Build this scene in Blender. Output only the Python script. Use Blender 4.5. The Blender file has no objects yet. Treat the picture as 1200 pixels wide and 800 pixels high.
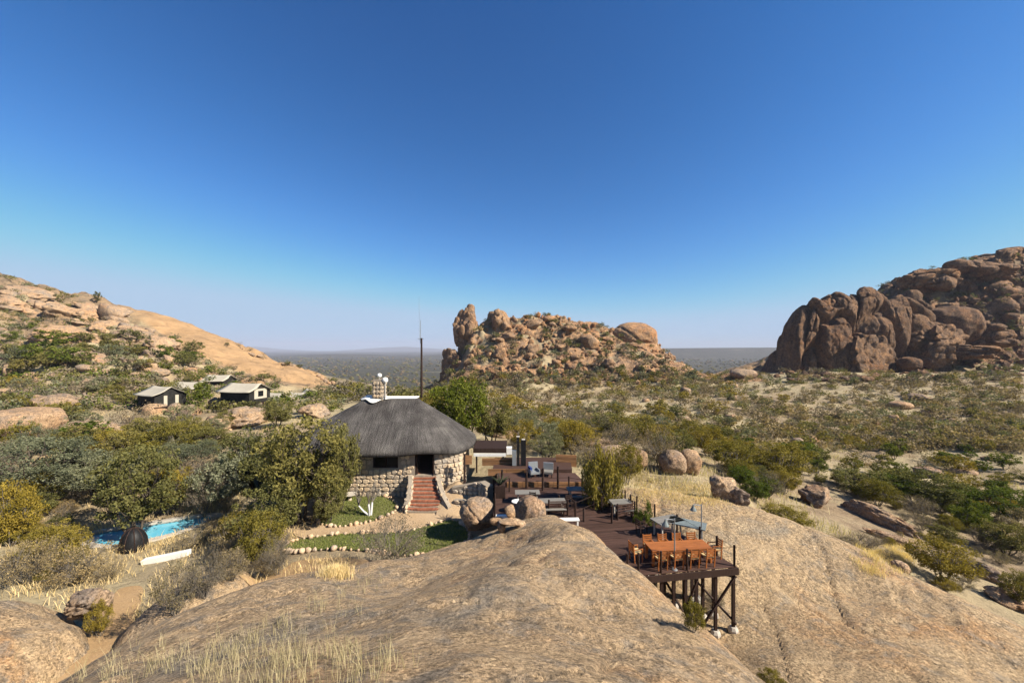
import bpy, math, random
import numpy as np
from mathutils import Vector, Matrix

# ------------------------------------------------------------------ camera, world, sun, exposure
SC = bpy.context.scene
COL = SC.collection
F, HY, CZ = 451.0, 409.0, 20.0            # focal length in photo pixels, horizon row, eye height
cam = bpy.data.cameras.new('camera'); cam_o = bpy.data.objects.new('camera', cam); COL.objects.link(cam_o)
cam.sensor_width = 36.0; cam.lens = F / 1200 * 36.0
cam.shift_y = (HY - 400) / 1200.0
cam.clip_start = 0.1; cam.clip_end = 30000
cam_o.location = (0, 0, CZ); cam_o.rotation_euler = (math.radians(90), 0, 0)
SC.camera = cam_o
SUN_EL, SUN_AZ = math.radians(38), math.radians(111)      # azimuth clockwise from +Y (view direction)
world = bpy.data.worlds.new('World'); SC.world = world; world.use_nodes = True
wn = world.node_tree
bg = wn.nodes['Background']
sky = wn.nodes.new('ShaderNodeTexSky'); sky.sky_type = 'NISHITA'; sky.sun_disc = False
sky.sun_elevation = SUN_EL; sky.sun_rotation = SUN_AZ
sky.altitude = 1100; sky.air_density = 1.0; sky.dust_density = 0.9; sky.ozone_density = 2.0
# the photograph's deep, saturated blue: the same response over the whole sky, one exponent per channel
sep = wn.nodes.new('ShaderNodeSeparateColor'); cmb = wn.nodes.new('ShaderNodeCombineColor'); wn.links.new(sky.outputs[0], sep.inputs[0])
for i, (p, k) in enumerate(((1.95, 0.92), (1.36, 0.84), (1.16, 0.98))):
    a = wn.nodes.new('ShaderNodeMath'); a.operation = 'MULTIPLY'; a.inputs[1].default_value = 0.176; wn.links.new(sep.outputs[i], a.inputs[0])
    b = wn.nodes.new('ShaderNodeMath'); b.operation = 'POWER'; b.inputs[1].default_value = p; wn.links.new(a.outputs[0], b.inputs[0])
    c = wn.nodes.new('ShaderNodeMath'); c.operation = 'MULTIPLY'; c.inputs[1].default_value = k * 5.0; wn.links.new(b.outputs[0], c.inputs[0])
    e = wn.nodes.new('ShaderNodeMath'); e.operation = 'SMOOTH_MIN'; e.inputs[1].default_value = (2.15, 3.05, 4.1)[i]; e.inputs[2].default_value = (1.0, 1.1, 1.2)[i]; wn.links.new(c.outputs[0], e.inputs[0])
    wn.links.new(e.outputs[0], cmb.inputs[i])
wn.links.new(cmb.outputs[0], bg.inputs[0]); bg.inputs[1].default_value = 0.085
sun = bpy.data.lights.new('sun', 'SUN'); sun_o = bpy.data.objects.new('sun', sun); COL.objects.link(sun_o)
sun.energy = 4.9; sun.angle = math.radians(0.53); sun.color = (1.0, 0.91, 0.78)
sdir = Vector((math.sin(SUN_AZ) * math.cos(SUN_EL), math.cos(SUN_AZ) * math.cos(SUN_EL), math.sin(SUN_EL)))
sun_o.rotation_euler = sdir.to_track_quat('Z', 'Y').to_euler(); sun_o.location = (60, -30, 80)
SC.view_settings.view_transform = 'Standard'; SC.view_settings.look = 'None'
SC.view_settings.exposure = 1.25; SC.view_settings.gamma = 1.0
SC.cycles.use_denoising = True
SC.cycles.max_bounces = 6; SC.cycles.diffuse_bounces = 2; SC.cycles.glossy_bounces = 2
SC.cycles.transmission_bounces = 4; SC.cycles.transparent_max_bounces = 6
SC.cycles.use_adaptive_sampling = True; SC.cycles.adaptive_threshold = 0.02

R = random.Random(11)
rng = np.random.default_rng(11)
PI = math.pi

def W(px, py, D):                     # a photo pixel seen at depth D -> the place where it stands
    return Vector(((px - 600) * D / F, D, CZ - (py - HY) * D / F))

# ------------------------------------------------------------------ noise
def _hash(ix, iy, iz, seed):
    with np.errstate(over='ignore'):
        n = ix.astype(np.uint32) * np.uint32(374761393) + iy.astype(np.uint32) * np.uint32(668265263) \
            + iz.astype(np.uint32) * np.uint32(2246822519) + np.uint32(seed * 3266489917 & 0xffffffff)
        n = (n ^ (n >> np.uint32(13))) * np.uint32(1274126177)
        n = n ^ (n >> np.uint32(16))
    return n.astype(np.float64) / 4294967295.0 * 2 - 1

def vnoise(p, seed=0):
    p = np.asarray(p, float); i = np.floor(p).astype(np.int64); f = p - i; u = f * f * f * (f * (f * 6 - 15) + 10)
    out = 0
    for dx in (0, 1):
        wx = u[:, 0] if dx else 1 - u[:, 0]
        for dy in (0, 1):
            wy = u[:, 1] if dy else 1 - u[:, 1]
            for dz in (0, 1):
                wz = u[:, 2] if dz else 1 - u[:, 2]
                out = out + wx * wy * wz * _hash(i[:, 0] + dx, i[:, 1] + dy, i[:, 2] + dz, seed)
    return out

def fbm(p, octv=4, gain=0.5, seed=0):
    p = np.asarray(p, float); a = 1.0; s = 0; t = 0
    for k in range(octv):
        s = s + a * vnoise(p * 2.03 ** k + k * 17.3, seed + k); t += a; a *= gain
    return s / t

def fbm2(x, y, sc, octv=4, seed=0, gain=0.5):
    return fbm(np.stack([x * sc, y * sc, np.full_like(x, 3.7)], 1), octv, gain, seed)

def sstep(a, b, x):
    t = np.clip((x - a) / (b - a), 0, 1); return t * t * (3 - 2 * t)

def worley(p, seed=0):
    """distance to the nearest and second nearest cell point, and a random value per cell"""
    p = np.asarray(p, float); i = np.floor(p).astype(np.int64); n = len(p); f1 = np.full(n, 9.0); f2 = np.full(n, 9.0); idv = np.zeros(n)
    for dx in (-1, 0, 1):
        for dy in (-1, 0, 1):
            for dz in (-1, 0, 1):
                c = i + np.array([dx, dy, dz]); j = np.stack([_hash(c[:, 0], c[:, 1], c[:, 2], seed + q) for q in (11, 23, 37)], 1) * 0.42 + 0.5
                d = np.sqrt(((c + j - p) ** 2).sum(1)); h = _hash(c[:, 0], c[:, 1], c[:, 2], seed + 53)
                near = d < f1; f2 = np.where(near, f1, np.minimum(f2, d)); idv = np.where(near, h, idv); f1 = np.where(near, d, f1)
    return f1, f2, idv

def joints(p, scale, seed, amp, crev, width=0.08, dome=0.0, warp=0.25):
    """height of jointed granite: every block stands proud by its own amount, open joints between the blocks"""
    q = p / np.asarray(scale, float); w = np.stack([fbm(q * 0.9 + 7 * k, 2, 0.5, seed + 60 + k) for k in range(3)], 1); q = q + warp * w
    f1, f2, h = worley(q, seed); return amp * h - crev * np.exp(-((f2 - f1) / width) ** 2) - dome * f1 ** 2

# ------------------------------------------------------------------ mesh and object helpers
def mesh_np(name, v, faces, smooth=True, mats=(), attrs=None, midx=None):
    v = np.asarray(v, np.float32); faces = np.asarray(faces, np.int32)
    me = bpy.data.meshes.new(name); n, k = faces.shape
    me.vertices.add(len(v)); me.vertices.foreach_set('co', v.ravel())
    me.loops.add(n * k); me.loops.foreach_set('vertex_index', faces.ravel())
    me.polygons.add(n); me.polygons.foreach_set('loop_start', np.arange(0, n * k, k, dtype=np.int32))
    me.polygons.foreach_set('loop_total', np.full(n, k, np.int32))
    me.polygons.foreach_set('use_smooth', np.full(n, smooth, bool))
    for m in mats: me.materials.append(m)
    if midx is not None: me.polygons.foreach_set('material_index', np.asarray(midx, np.int32))
    for an, av in (attrs or {}).items():
        a = me.attributes.new(an, 'FLOAT', 'POINT'); a.data.foreach_set('value', np.asarray(av, np.float32))
    me.update(calc_edges=True); me.validate()
    return me

def tag(o, label=None, cat=None, group=None, kind=None):
    if label: o['label'] = label
    if cat: o['category'] = cat
    if group: o['group'] = group
    if kind: o['kind'] = kind
    return o

def link(name, me, parent=None, loc=(0, 0, 0)):
    o = bpy.data.objects.new(name, me); COL.objects.link(o); o.location = loc
    if parent is not None: o.parent = parent
    return o

def thing(name, label, cat, loc=(0, 0, 0), rz=0.0, group=None):
    o = bpy.data.objects.new(name, None); COL.objects.link(o); o.empty_display_size = 0.3
    o.location = loc; o.rotation_euler = (0, 0, rz)
    return tag(o, label, cat, group)

def copy_tree(o, parent=None):
    c = o.copy(); COL.objects.link(c)
    if parent is not None: c.parent = parent
    for ch in list(o.children): copy_tree(ch, c)
    return c

class MB:
    """collects boxes, bars, prisms and lathes into one mesh"""
    def __init__(s): s.v = []; s.f = []
    def add(s, v, f):
        b = len(s.v); s.v += [tuple(p) for p in v]; s.f += [tuple(i + b for i in q) for q in f]; return s
    def box(s, c, d, rz=0.0, M=None):
        x, y, z = d[0] / 2, d[1] / 2, d[2] / 2
        P = [Vector((a * x, b * y, e * z)) for e in (-1, 1) for b in (-1, 1) for a in (-1, 1)]
        if M is None: M = Matrix.Rotation(rz, 3, 'Z')
        return s.add([M @ p + Vector(c) for p in P], [(0, 2, 3, 1), (4, 5, 7, 6), (0, 1, 5, 4), (2, 6, 7, 3), (0, 4, 6, 2), (1, 3, 7, 5)])
    def bar(s, p0, p1, w, h=None):          # square bar between two points
        p0, p1 = Vector(p0), Vector(p1); d = p1 - p0; h = h or w
        M = d.to_track_quat('X', 'Z').to_matrix()
        return s.box((p0 + p1) / 2, (d.length, w, h), M=M)
    def tube(s, p0, p1, r0, r1=None, n=8, cap=True):
        p0, p1 = Vector(p0), Vector(p1); r1 = r0 if r1 is None else r1
        M = (p1 - p0).to_track_quat('Z', 'Y').to_matrix()
        ring = [Vector((math.cos(2 * PI * k / n), math.sin(2 * PI * k / n), 0)) for k in range(n)]
        v = [M @ (q * r0) + p0 for q in ring] + [M @ (q * r1) + p1 for q in ring]
        f = [(k, (k + 1) % n, n + (k + 1) % n, n + k) for k in range(n)]
        if cap: f += [tuple(range(n - 1, -1, -1)), tuple(range(n, 2 * n))]
        return s.add(v, f)
    def lathe(s, c, prof, n=16):            # prof: (radius, z)
        c = Vector(c); v = []; f = []
        for r, z in prof:
            v += [c + Vector((r * math.cos(2 * PI * k / n), r * math.sin(2 * PI * k / n), z)) for k in range(n)]
        for i in range(len(prof) - 1):
            f += [(i * n + k, i * n + (k + 1) % n, (i + 1) * n + (k + 1) % n, (i + 1) * n + k) for k in range(n)]
        f += [tuple(range(n - 1, -1, -1)), tuple(range((len(prof) - 1) * n, len(prof) * n))]
        return s.add(v, f)
    def build(s, name, mat, parent=None, origin=None, smooth=False):
        o0 = Vector(origin) if origin is not None else Vector((0, 0, 0))
        me = bpy.data.meshes.new(name)
        me.from_pydata([tuple(Vector(p) - o0) for p in s.v], [], s.f)
        me.materials.append(mat)
        if smooth: me.polygons.foreach_set('use_smooth', [True] * len(me.polygons))
        me.update()
        return link(name, me, parent)

# ------------------------------------------------------------------ materials
ALB = 0.70           # base colours below are written for a paler exposure; this brings them to real-world values
class NT:
    def __init__(s, name):
        s.m = bpy.data.materials.new(name); s.m.use_nodes = True; s.t = s.m.node_tree
        s.b = s.t.nodes['Principled BSDF']; s.b.inputs['Roughness'].default_value = 0.9
        s.b.inputs['Specular IOR Level'].default_value = 0.15
    def n(s, ty, **kw):
        nd = s.t.nodes.new(ty)
        for k, v in kw.items():
            if k.startswith('_'): setattr(nd, k[1:], v)
            else: s.put(nd.inputs[k.replace('__', ' ')], v)
        return nd
    def put(s, sock, v):
        if isinstance(v, bpy.types.NodeSocket): s.t.links.new(v, sock)
        elif isinstance(v, bpy.types.Node): s.t.links.new(v.outputs[0], sock)
        else:
            if isinstance(v, (tuple, list)) and len(v) == 3 and sock.type == 'RGBA': v = (*v, 1)
            sock.default_value = v
    def pos(s, scale=(1, 1, 1)):
        g = s.n('ShaderNodeNewGeometry')
        if scale == (1, 1, 1): return g.outputs['Position']
        m = s.n('ShaderNodeMapping'); s.put(m.inputs['Vector'], g.outputs['Position']); m.inputs['Scale'].default_value = scale
        return m.outputs[0]
    def noise(s, vec, scale, detail=4, rough=0.55, dist=0.0):
        nd = s.n('ShaderNodeTexNoise', Scale=scale, Detail=detail, Roughness=rough, Distortion=dist); s.put(nd.inputs['Vector'], vec)
        return nd.outputs['Fac']
    def voro(s, vec, scale, feature='DISTANCE_TO_EDGE'):
        nd = s.n('ShaderNodeTexVoronoi', _feature=feature, Scale=scale); s.put(nd.inputs['Vector'], vec); return nd.outputs[0]
    def ramp(s, fac, stops):
        nd = s.n('ShaderNodeValToRGB'); s.put(nd.inputs[0], fac); e = nd.color_ramp.elements
        while len(e) < len(stops): e.new(0.5)
        for el, (p, c) in zip(e, stops): el.position = p; el.color = (*c, 1) if isinstance(c, (tuple, list)) else (c, c, c, 1)
        return nd.outputs[0]
    def mix(s, fac, a, b, blend='MIX'):
        nd = s.n('ShaderNodeMix', _data_type='RGBA', _blend_type=blend)
        s.put(nd.inputs['Factor'], fac); s.put(nd.inputs['A'] if False else nd.inputs[6], a); s.put(nd.inputs[7], b)
        return nd.outputs[2]
    def math(s, op, a, b=0.0):
        nd = s.n('ShaderNodeMath', _operation=op); s.put(nd.inputs[0], a); s.put(nd.inputs[1], b); return nd.outputs[0]
    def attr(s, name): return s.n('ShaderNodeAttribute', _attribute_name=name).outputs['Fac']
    def rand(s): return s.n('ShaderNodeObjectInfo').outputs['Random']
    def bump(s, h, strength=0.5, dist=0.05, normal=None):
        nd = s.n('ShaderNodeBump', Strength=strength, Distance=dist); s.put(nd.inputs['Height'], h)
        if normal is not None: s.put(nd.inputs['Normal'], normal)
        return nd.outputs[0]
    def done(s, color, normal=None, rough=None):
        color = s.mix(1.0, color, (ALB, ALB, ALB), 'MULTIPLY')
        s.put(s.b.inputs['Base Color'], color)
        if normal is not None: s.put(s.b.inputs['Normal'], normal)
        if rough is not None: s.put(s.b.inputs['Roughness'], rough)
        return s.m

TAN, ORG, GREY, DARK = (0.40, 0.285, 0.18), (0.43, 0.255, 0.135), (0.25, 0.215, 0.18), (0.115, 0.095, 0.08)

def granite(name, k=1.0, warm=0.5, dark=0.5, rnd=True, bump=0.6, tint=None, grain=1.0):
    """weathered granite; k scales the blotches, warm/dark move the blotch thresholds, grain the speckle"""
    t = NT(name); P = t.pos()
    big = t.noise(P, 0.20 / k, 5, 0.62, 0.4); med = t.noise(P, 1.1 / k, 7, 0.72, 0.3); fine = t.noise(P, 5.0 / k, 6, 0.78); spk = t.noise(P, 13.0 / k, 3, 0.8)
    streak = t.noise(t.pos((1.6, 1.6, 0.16)), 0.8 / k, 4, 0.6)
    c = t.ramp(big, [(0.30, GREY), (0.44, TAN), (0.52 + (0.5 - warm) * 0.2, TAN), (0.68 + (0.5 - warm) * 0.2, ORG)])
    c = t.mix(t.ramp(med, [(0.40 + (dark - 0.5) * 0.2, 0.75), (0.52 + (dark - 0.5) * 0.2, 0.0)]), c, (0.235, 0.20, 0.17))
    c = t.mix(t.ramp(med, [(0.56, 0.0), (0.66, 0.5)]), c, (0.56, 0.42, 0.27))
    c = t.mix(t.math('MULTIPLY', t.ramp(streak, [(0.52, 0.0), (0.68, 1.0)]), 1.1 * dark), c, DARK)
    g = lambda v: 1 + (v - 1) * grain
    c = t.mix(1.0, c, t.ramp(fine, [(0.30, g(0.50)), (0.47, g(0.95)), (0.70, g(1.40))]), 'MULTIPLY')
    c = t.mix(1.0, c, t.ramp(spk, [(0.34, g(0.42)), (0.45, 0.98), (0.66, g(1.38))]), 'MULTIPLY')
    vn = t.n('ShaderNodeTexVoronoi', _feature='F1', Scale=11.0 / k); t.put(vn.inputs['Vector'], P)
    c = t.mix(t.ramp(t.noise(P, 0.55 / k, 4, 0.6), [(0.36, 0.15), (0.62, 1.0)]), c, t.ramp(vn.outputs['Color'], [(0.18, g(0.62)), (0.5, 1.0), (0.82, g(1.32))]), 'MULTIPLY')
    flake = t.noise(t.pos((1, 1, 1.6)), 0.42 / k, 6, 0.68, 1.2)      # paler skin where thin sheets have flaked away
    c = t.mix(t.ramp(flake, [(0.57, 0.0), (0.585, 0.32)]), c, (0.60, 0.45, 0.30))
    c = t.mix(t.ramp(flake, [(0.36, 0.40), (0.38, 0.0)]), c, (0.20, 0.165, 0.135))
    if tint: c = t.mix(1.0, c, tint, 'MULTIPLY')
    if rnd: c = t.mix(1.0, c, t.ramp(t.rand(), [(0.0, (0.78, 0.76, 0.78)), (0.5, (1.0, 0.97, 0.95)), (1.0, (1.10, 0.98, 0.86))]), 'MULTIPLY')
    crack = t.ramp(t.voro(t.mix(0.25, P, t.n('ShaderNodeTexNoise', Scale=0.8 / k).outputs['Color']), 0.35 / k), [(0.0, 0.0), (0.03, 1.0)])
    h = t.math('ADD', t.math('ADD', med, t.math('MULTIPLY', fine, 0.6)), t.math('MULTIPLY', crack, 0.12))
    return t.done(c, t.bump(h, bump, 0.35 * k), 0.92)

def plain(name, col, rough=0.7, var=0.25, scale=6.0, bump=0.15, stretch=(1, 1, 1), metallic=0.0, rnd=0.0):
    t = NT(name); f = t.noise(t.pos(stretch), scale, 5, 0.65)
    lo = tuple(c * (1 - var) for c in col); hi = tuple(min(1, c * (1 + var)) for c in col)
    c = t.ramp(f, [(0.3, lo), (0.7, hi)])
    if rnd: c = t.mix(1.0, c, t.ramp(t.rand(), [(0.0, 1 - rnd), (1.0, 1 + rnd)]), 'MULTIPLY')
    t.b.inputs['Metallic'].default_value = metallic
    return t.done(c, t.bump(f, bump, 0.02), rough)

def leafmat(name, c1, c2, trans=0.25):
    t = NT(name); tone = t.attr('tone')
    c = t.mix(tone, tuple(q * ALB * 1.2 for q in c1), tuple(q * ALB * 1.2 for q in c2))
    c = t.mix(1.0, c, t.ramp(t.rand(), [(0.0, (0.72, 0.76, 0.78)), (0.5, (1, 1, 1)), (1.0, (1.22, 1.1, 0.9))]), 'MULTIPLY')
    d = t.n('ShaderNodeBsdfDiffuse', Color=c); tr = t.n('ShaderNodeBsdfTranslucent', Color=t.mix(1.0, c, (1.2, 1.25, 0.6), 'MULTIPLY'))
    mx = t.n('ShaderNodeMixShader'); mx.inputs[0].default_value = trans
    t.t.links.new(d.outputs[0], mx.inputs[1]); t.t.links.new(tr.outputs[0], mx.inputs[2])
    out = [n for n in t.t.nodes if n.type == 'OUTPUT_MATERIAL'][0]
    t.t.links.new(mx.outputs[0], out.inputs['Surface'])
    return t.m

M = {}
M['dome'] = granite('foreground_granite', 0.8, 0.36, 0.46, False, 0.75, (1.08, 1.06, 0.96))
M['slab'] = granite('tan_slab_granite', 0.95, 0.36, 0.30, False, 0.75, (1.07, 1.07, 0.97))  # tan granite with fewer dark blotches than the dome
M['rock'] = granite('boulder_granite', 1.1, 0.55, 0.42)
M['cliff'] = granite('koppie_granite', 3.0, 0.6, 0.5, True, 0.9, (0.98, 0.87, 0.76), 1.2)
M['redcliff'] = granite('brown_koppie_granite', 3.0, 0.5, 0.75, True, 0.9, (0.74, 0.60, 0.49), 1.2)
M['palerock'] = granite('pale_edging_stone', 0.4, 0.4, 0.2, True, 0.4, (1.5, 1.6, 1.7))
M['bark'] = plain('bark', (0.10, 0.08, 0.06), 0.95, 0.4, 8, 0.4)
M['greybark'] = plain('grey_bark', (0.19, 0.165, 0.135), 0.95, 0.4, 8, 0.4)
M['whitebark'] = plain('whitewashed_bark', (0.72, 0.71, 0.68), 0.9, 0.1, 8, 0.3)
M['olive'] = leafmat('olive_leaves', (0.074, 0.076, 0.024), (0.255, 0.230, 0.080))
M['acacia'] = leafmat('grey_green_leaves', (0.082, 0.092, 0.052), (0.27, 0.27, 0.160))
M['yellow'] = leafmat('yellow_green_leaves', (0.115, 0.098, 0.018), (0.34, 0.27, 0.060))
M['green'] = leafmat('bright_green_leaves', (0.040, 0.064, 0.010), (0.170, 0.195, 0.040))
M['pale'] = leafmat('pale_sage_leaves', (0.15, 0.155, 0.085), (0.31, 0.31, 0.20))
M['dry'] = leafmat('dry_straw_leaves', (0.15, 0.115, 0.058), (0.42, 0.33, 0.18))
M['brown'] = leafmat('brown_twig_leaves', (0.115, 0.094, 0.064), (0.30, 0.245, 0.17))
M['straw'] = leafmat('straw_grass', (0.55, 0.43, 0.22), (0.86, 0.70, 0.42), 0.3)
M['lawnblade'] = leafmat('lawn_grass', (0.11, 0.155, 0.035), (0.29, 0.31, 0.105), 0.3)
M['thatch'] = None

def make_thatch():
    t = NT('grey_thatch'); uvx = t.attr('around'); uvz = t.attr('down')
    cv = t.n('ShaderNodeCombineXYZ'); t.put(cv.inputs[0], t.math('MULTIPLY', uvx, 1.0)); t.put(cv.inputs[1], uvz)
    mp = t.n('ShaderNodeMapping'); t.put(mp.inputs['Vector'], cv.outputs[0]); mp.inputs['Scale'].default_value = (3.2, 0.22, 1)
    st = t.noise(mp.outputs[0], 2.0, 5, 0.7); bl = t.noise(t.pos(), 0.6, 5, 0.6); fi = t.noise(t.pos((6, 6, 1.6)), 5.0, 4, 0.7)
    c = t.ramp(bl, [(0.3, (0.065, 0.058, 0.054)), (0.52, (0.115, 0.105, 0.098)), (0.72, (0.205, 0.19, 0.172))])
    c = t.mix(1.0, c, t.ramp(st, [(0.30, 0.58), (0.5, 1.0), (0.70, 1.36)]), 'MULTIPLY')
    c = t.mix(1.0, c, t.ramp(fi, [(0.32, 0.45), (0.6, 1.25)]), 'MULTIPLY')
    return t.done(c, t.bump(t.math('ADD', st, fi), 0.9, 0.12), 0.95)
M['thatch'] = make_thatch()
M['white'] = plain('white_plaster', (0.95, 0.92, 0.86), 0.8, 0.06, 4, 0.1)
M['mortar'] = plain('pale_mortar', (0.36, 0.30, 0.23), 0.95, 0.2, 5, 0.3)
M['wallstone'] = granite('wall_stone', 0.35, 0.05, 0.3, True, 0.5, (1.62, 1.86, 2.1), 0.7)
M['brick'] = plain('red_brick', (0.36, 0.135, 0.075), 0.85, 0.3, 5, 0.3, rnd=0.22)
M['plank'] = plain('orange_brown_planks', (0.30, 0.155, 0.07), 0.75, 0.3, 3, 0.3, (0.5, 0.5, 4), rnd=0.3)
M['deckwood'] = plain('red_brown_decking', (0.078, 0.043, 0.032), 0.72, 0.3, 4, 0.2, (0.4, 3, 3), rnd=0.25)
M['darkwood'] = plain('dark_brown_timber', (0.042, 0.024, 0.018), 0.75, 0.35, 4, 0.2, (3, 3, 0.5))
M['teak'] = plain('orange_teak', (0.36, 0.125, 0.036), 0.55, 0.25, 5, 0.15, (0.5, 4, 4), rnd=0.15)
M['greywood'] = plain('weathered_grey_tabletop', (0.23, 0.215, 0.19), 0.75, 0.22, 4, 0.2, (0.5, 4, 4), rnd=0.1)
M['bluegrey'] = plain('blue_grey_tabletop', (0.20, 0.235, 0.235), 0.6, 0.15, 4, 0.1)
M['cushion'] = plain('cream_cushion', (0.62, 0.47, 0.24), 0.9, 0.12, 8, 0.1)
M['black'] = plain('black_metal', (0.015, 0.015, 0.016), 0.5, 0.3, 5, 0.1)
M['steel'] = plain('grey_steel', (0.33, 0.35, 0.36), 0.45, 0.1, 5, 0.05, metallic=0.3)
M['blue'] = plain('blue_fabric', (0.03, 0.06, 0.22), 0.85, 0.2, 6, 0.1)
M['canvas'] = plain('cream_canvas', (0.52, 0.47, 0.37), 0.85, 0.08, 1.5, 0.15)
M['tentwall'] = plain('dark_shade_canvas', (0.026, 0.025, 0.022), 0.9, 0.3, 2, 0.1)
M['concrete'] = plain('pale_concrete', (0.52, 0.47, 0.40), 0.9, 0.15, 3, 0.2)
M['glass'] = plain('dark_glass', (0.012, 0.013, 0.014), 0.08, 0.1, 3, 0.0)
M['poolwall'] = plain('blue_pool_paint', (0.12, 0.52, 0.66), 0.6, 0.08, 2, 0.0)

def sandmat(name, a, b, scale=1.2):
    t = NT(name); P = t.pos(); n1 = t.noise(P, scale * 0.3, 5, 0.6); n2 = t.noise(P, scale * 8, 5, 0.7); n3 = t.noise(P, scale * 30, 3, 0.7)
    c = t.ramp(n1, [(0.3, a), (0.7, b)]); c = t.mix(1.0, c, t.ramp(n2, [(0.25, 0.72), (0.6, 1.08)]), 'MULTIPLY')
    return t.done(c, t.bump(t.math('ADD', n2, n3), 0.45, 0.06), 0.95)
M['sand'] = sandmat('beige_path_sand', (0.45, 0.31, 0.175), (0.55, 0.40, 0.25))
M['orangesand'] = sandmat('orange_path_sand', (0.42, 0.265, 0.125), (0.52, 0.35, 0.185))
M['lawn'] = sandmat('lawn_ground', (0.12, 0.14, 0.045), (0.24, 0.21, 0.10))

def make_terrain_mat():
    t = NT('bushland_ground'); P = t.pos()
    n0 = t.noise(P, 0.035, 5, 0.6, 0.5); n1 = t.noise(P, 0.25, 6, 0.65, 0.4); n2 = t.noise(P, 2.2, 5, 0.7); n3 = t.noise(P, 14, 4, 0.7)
    soil = t.ramp(n1, [(0.30, (0.20, 0.145, 0.09)), (0.5, (0.32, 0.235, 0.145)), (0.62, (0.42, 0.34, 0.20)), (0.75, (0.56, 0.47, 0.28))])
    soil = t.mix(t.ramp(n0, [(0.40, 0.0), (0.62, 0.8)]), soil, (0.50, 0.42, 0.25))
    soil = t.mix(1.0, soil, t.ramp(n2, [(0.25, 0.55), (0.5, 1.0), (0.8, 1.18)]), 'MULTIPLY')
    # far plain: bush dotted
    f0 = t.noise(P, 0.012, 6, 0.7, 0.6); f1 = t.noise(P, 0.09, 5, 0.75)
    far = t.ramp(f1, [(0.40, (0.055, 0.058, 0.032)), (0.52, (0.105, 0.098, 0.058)), (0.62, (0.20, 0.165, 0.105))])
    far = t.mix(t.ramp(f0, [(0.55, 0.0), (0.72, 0.75)]), far, (0.27, 0.235, 0.155))
    far = t.mix(t.ramp(t.noise(t.pos((0.35, 1, 1)), 0.006, 3), [(0.66, 0.0), (0.70, 0.85)]), far, (0.42, 0.38, 0.26))
    far = t.mix(1.0, far, (0.60, 0.60, 0.60), 'MULTIPLY')
    c = t.mix(t.attr('plain'), soil, far)
    # bare rock of the hills
    r0 = t.noise(P, 0.05, 6, 0.65, 0.5); r1 = t.noise(t.pos((1, 1, 2.2)), 0.32, 6, 0.7, 0.5); r2 = t.noise(P, 2.0, 5, 0.7)
    rock = t.ramp(r0, [(0.32, (0.23, 0.175, 0.12)), (0.5, (0.33, 0.225, 0.13)), (0.68, (0.40, 0.25, 0.125))])
    rock = t.mix(t.ramp(r1, [(0.40, 0.9), (0.50, 0.0)]), rock, (0.125, 0.10, 0.075))
    rock = t.mix(1.0, rock, t.ramp(r2, [(0.25, 0.6), (0.55, 1.05), (0.8, 1.2)]), 'MULTIPLY')
    c = t.mix(t.attr('rock'), c, rock)
    orange = t.mix(1.0, t.ramp(r0, [(0.3, (0.36, 0.235, 0.125)), (0.7, (0.44, 0.275, 0.14))]), t.ramp(t.noise(t.pos((0.25, 0.5, 1.6)), 0.5, 6, 0.75, 0.6), [(0.30, 0.45), (0.44, 0.95), (0.70, 1.25)]), 'MULTIPLY')
    c = t.mix(t.attr('bare'), c, orange)
    h = t.math('ADD', t.math('MULTIPLY', n1, 2.0), t.math('ADD', n2, t.math('MULTIPLY', n3, 0.4)))
    return t.done(c, t.bump(h, 0.6, 0.35), 0.95)
M['terrain'] = make_terrain_mat()

# ------------------------------------------------------------------ terrain heights
def rbf_fit(P, c):
    P = np.asarray(P, float); XY = P[:, :2]; n = len(P)
    K = np.sqrt(((XY[:, None] - XY[None]) ** 2).sum(2) + c * c)
    A = np.zeros((n + 3, n + 3)); A[:n, :n] = K; A[:n, n] = 1; A[:n, n + 1:] = XY; A[n, :n] = 1; A[n + 1:, :n] = XY.T
    A[:n, :n] += np.eye(n) * 1e-6
    w = np.linalg.solve(A, np.concatenate([P[:, 2], np.zeros(3)]))
    def ev(x, y):
        out = np.empty(len(x))
        for i in range(0, len(x), 20000):
            xs, ys = x[i:i + 20000], y[i:i + 20000]
            k = np.sqrt((xs[:, None] - XY[None, :, 0]) ** 2 + (ys[:, None] - XY[None, :, 1]) ** 2 + c * c)
            out[i:i + 20000] = k @ w[:n] + w[n] + w[n + 1] * xs + w[n + 2] * ys
        return out
    return ev

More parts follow.
